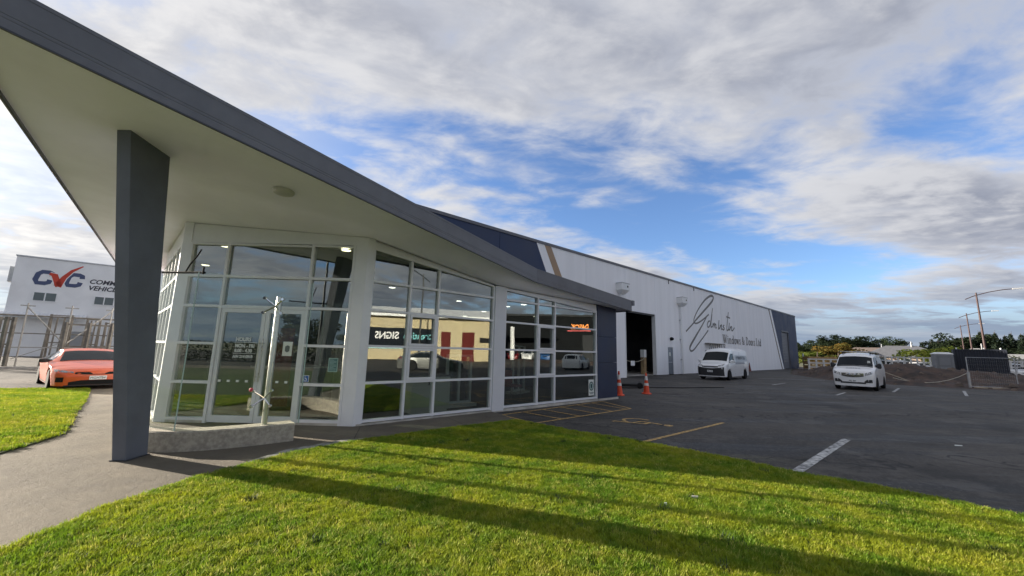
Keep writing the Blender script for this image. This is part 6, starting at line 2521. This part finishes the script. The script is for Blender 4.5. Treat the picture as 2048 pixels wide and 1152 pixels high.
def house(az_deg, r, w, d, eave, ridge, label, rz, roofc, wallc, wins=3):
    p = polar(az_deg, r, -.08)
    t = thing('house', label, 'house', tuple(p), rz)
    ROOTM[t.name] = None
    b = MB()
    b.box(-w / 2, w / 2, -d / 2, d / 2, 0, eave)
    b.build('wall', wallc, t)
    e = .5
    b = MB()
    hw, hd = w / 2 + e, d / 2 + e
    rl_ = w / 2 - d / 2
    b.add([(-hw, -hd, eave + .002), (hw, -hd, eave + .002), (hw, hd, eave + .002), (-hw, hd, eave + .002), (-max(rl_, .3), 0, ridge), (max(rl_, .3), 0, ridge)],
          [(0, 1, 5, 4), (1, 2, 5), (2, 3, 4, 5), (3, 0, 4), (3, 2, 1, 0)])
    ro = b.build('roof', roofc, t)
    b = MB()
    b.tube((w * .12, -.4, ridge - .5), (w * .12, -.4, ridge + .9), .09, 7)
    b.build('flue', M_GALV, ro)
    for k in range(wins):
        x = -w / 2 + w * (k + .7) / (wins + .4)
        b = MB()
        b.box(x - .8, x + .8, -d / 2 - .06, -d / 2 - .002, 1.0, 2.2)
        wo = b.build('window', M_WHITEP, t)
        b = MB()
        b.box(x - .7, x + .7, -d / 2 - .075, -d / 2 - .062, 1.1, 2.1)
        b.build('pane', MATS['far_glass'], wo)


M_ROOFG = mat('roof_tiles_grey', (0.10, 0.105, 0.12), 0.8, var=0.12, vscale=2)
M_ROOFB = mat('roof_tiles_brown', (0.12, 0.095, 0.085), 0.8, var=0.12, vscale=2)
house(45.2, 122, 13, 8, 2.4, 4.9, 'low house with hipped slate-grey roof behind the white fence', rad(-40), M_ROOFG, mat('house_brick', (0.30, 0.24, 0.20), 0.85))
house(43.0, 138, 15, 8, 2.4, 4.8, 'low house with brown roof above the sign van', rad(-48), M_ROOFB, MATS['house_brick'])
house(52.6, 112, 9, 7, 2.2, 3.3, 'pale long house right of the container', rad(-55), mat('roof_pale', (0.22, 0.225, 0.23), 0.7), M_WHITEP)
house(50.15, 118, 7, 6, 2.4, 4.4, 'house with pale grey roof peeping over the container', rad(-50), MATS['roof_pale'], M_WHITEP)

# ------------------------------------------------------------------ across the street: mirrored in the glass front
M_CREAM = mat('cream_sheet', (0.46, 0.39, 0.24), 0.7, var=0.05, vscale=0.5)
FB = fr((43.6, 4.2, -.06), math.atan2(-17.5, -6.2))
cb = thing('cream_building', 'cream corrugated shop building mirrored in the showroom glass, with dark sign board', 'building', (43.6, 4.2, -.06), math.atan2(-17.5, -6.2))
b = MB(FB)
b.box(-.5, 19.5, 0.05, 14, 0, 5.9)
b.build('wall', M_CREAM, cb)
for k in range(66):
    b = MB(FB)
    x = -.4 + k * .30
    b.box(x, x + .10, 0.0, 0.049, 0.0, 5.75)
    b.build('wall_rib', M_CREAM, cb)
b = MB(FB)
b.prism([(-.9, 5.9), (7, 7.6), (14.6, 5.9), (14.6, 6.05), (7, 7.8), (-.9, 6.05)], -.6, 19.6, 'x')
b.build('roof', M_WHITEP, cb)
b = MB(FB)
b.box(-.6, 19.6, -.95, -.80, 5.78, 6.12)
b.build('gutter', M_WHITEP, cb)
for (x0, x1) in ((3.3, 5.0), (6.6, 7.9)):
    b = MB(FB)
    b.box(x0, x1, -.05, -.002, 0, 4.0)
    b.build('door', mat('door_maroon', (0.10, 0.013, 0.011), 0.6, spec=0.1), cb)
b = MB(FB)
b.box(1.0, 2.6, -.05, -.002, 2.6, 3.3)
b.build('small_board', M_BLACK, cb)
b = MB(FB)
b.box(8.7, 17.8, -.12, -.055, 1.75, 4.3)
sb = b.build('sign_board', mat('board_navy', (0.007, 0.010, 0.016), 0.4, spec=0.02), cb)
b = MB(FB)
b.box(8.7, 17.8, -.13, -.121, 1.45, 1.78)
b.build('board_edge', mat('pale_blue', (0.30, 0.52, 0.55), 0.5), sb)
o_ = MB(FB).P((9.1, -.135, 2.85))
text_mesh('creation', 1.35, (o_, FB[1], FB[2], FB[3]), mat('teal_text', (0.14, 0.52, 0.56), 0.5), 'lettering', sb, bold=.012, depth=.01, xs=.86)
o_ = MB(FB).P((13.55, -.135, 2.85))
text_mesh('SIGNS', 1.35, (o_, FB[1], FB[2], FB[3]), M_WHITEP, 'lettering', sb, bold=.03, depth=.01, xs=.86)
M_DARKB = mat('dark_sheet', (0.010, 0.011, 0.012), 0.6, var=0.1, vscale=0.5, spec=0.02)
FK = fr((63.4, 30.0, -.06), -math.pi / 2)
db = thing('dark_building', 'charcoal workshop with orange neon sign mirrored in the right-hand glass bay', 'building', (63.4, 30.0, -.06), -math.pi / 2)
b = MB(FK)
b.box(0, 29, 0, 16, 0, 8.3)
b.build('wall', M_DARKB, db)
b = MB(FK)
b.box(-.2, 29.2, -.25, 16.2, 8.302, 8.7)
b.build('parapet', mat('parapet_grey', (0.04, 0.042, 0.045), 0.6, spec=0.02), db)
b = MB(FK)
b.box(6.5, 12.5, -.06, -.002, 0, 4.8)
b.build('roller_door', mat('mid_grey', (0.04, 0.042, 0.045), 0.6, spec=0.02), db)
b = MB(FK)
b.box(17, 28.5, -3.2, -.01, 4.0, 4.4)
b.build('awning', M_DARKB, db)
text_mesh('DASCIK', 1.25, (MB(FK).P((11.4, -.10, 6.0)), FK[1], FK[2], FK[3]), mat('neon_orange', (0.4, 0.1, 0.01), 0.5, emit=(1.0, 0.30, 0.03), estr=1.6), 'lettering', db, bold=.03, depth=.03, xs=.75)
b = MB(FK)
b.box(11.0, 15.4, -.06, -.002, 5.55, 5.75)
b.build('neon_bar', mat('neon_red', (0.3, 0.02, 0.02), 0.5, emit=(0.8, 0.05, 0.05), estr=0.5), db)
wp = MB().tube((56.0, 4.9, -.05), (56.0, 4.9, 5.6), .35, 12)
tag(wp.build('column', M_WHITEP, smooth=40), 'round white column before the charcoal workshop', 'column')
fastback('passing_car', 'grey car mirrored in the showroom glass', (18.6, 5.4, -0.034), math.atan2(3.9, 1.2), P_GREY)
simple_car(SP_WAGON, 'white estate car mirrored in the last glass bay', (29.6, 15.2, -0.034), rad(16), P_WHITE)
simple_car(SP_SUV, 'white four-wheel drive parked before the charcoal workshop', (56.4, 7.4, -0.05), rad(182), P_WHITE)
simple_car(SP_WAGON, 'dark red car parked before the charcoal workshop', (56.2, 5.0, -0.05), rad(178), P_RED)
simple_car(SP_WAGON, 'blue car beside the red one before the charcoal workshop', (56.0, 2.4, -0.05), rad(181), P_BLUE)
simple_car(SP_SUV, 'blue four-wheel drive right of the white one before the charcoal workshop', (56.6, 10.6, -0.05), rad(184), P_BLUE)
street_lamp((28.3, -1.7, -.034), 9.6, rad(205), 'street lamp across the car park mirrored in the glass front', M_DARKMET)
street_lamp((-14.0, -13.0, -.034), 9.6, rad(95), 'street lamp behind the lawn mirrored in the entrance glass', M_DARKMET)
# hedge and pavement behind the lawn
b = MB()
b.box(-60, 14, -11.6, -9.0, -.2, .002)
tag(b.build('pavement', M_PATH), 'concrete pavement along the street behind the lawn', None, kind='structure')
hv, hf = [], []
rr = random.Random(9)
for k in range(14000):
    x, y, z = rr.uniform(-52, 12), -19.5 + rr.gauss(0, .45), rr.uniform(.05, 1.75)
    u = Vector((rr.gauss(0, 1), rr.gauss(0, 1), rr.gauss(0, 1))).normalized()
    w = u.orthogonal().normalized()
    s_ = rr.uniform(.05, .12)
    c = Vector((x, y, z))
    j = len(hv)
    hv += [tuple(c + u * s_), tuple(c + w * s_), tuple(c - u * s_), tuple(c - w * s_)]
    hf.append((j, j + 1, j + 2, j + 3))
me = bpy.data.meshes.new('hedge')
me.from_pydata(hv, [], hf)
me.materials.append(LM['pine'])
ho = bpy.data.objects.new('hedge', me)
COL.objects.link(ho)
tag(ho, 'long dark hedge across the street mirrored in the entrance glass', 'hedge')
for i, (a_, r_, h_, w_) in enumerate(((188, 48, 8, 9), (197, 52, 9, 9), (206, 50, 7, 8), (214, 55, 9, 10))):
    tree('grey', a_, r_, h_, w_, f'street tree mirrored in the entrance glass, {ORD[i]} from the lamp', 'street_tree', group='trees across the street')

# small things lying on the lawn
for i, (x, y, s_, lab) in enumerate(((2.15, 4.72, .032, 'flat pale stone lying on the lawn'), (1.73, 4.50, .012, 'tiny white scrap on the lawn'), (9.15, 8.2, .06, 'scrap of white paper on the asphalt'))):
    b = MB()
    z = .05 if i < 2 else -.03
    b.prism([(x - s_ * 1.4, y - s_ * .3), (x + s_, y - s_ * .5), (x + s_ * 1.5, y + s_ * .3), (x - s_ * .5, y + s_ * .6)], z - .02, z + .006, 'z')
    tag(b.build('stone' if i == 0 else 'litter', M_PAPER if i else M_CONC), lab, 'stone' if i == 0 else 'litter')
bpy.context.view_layer.update()
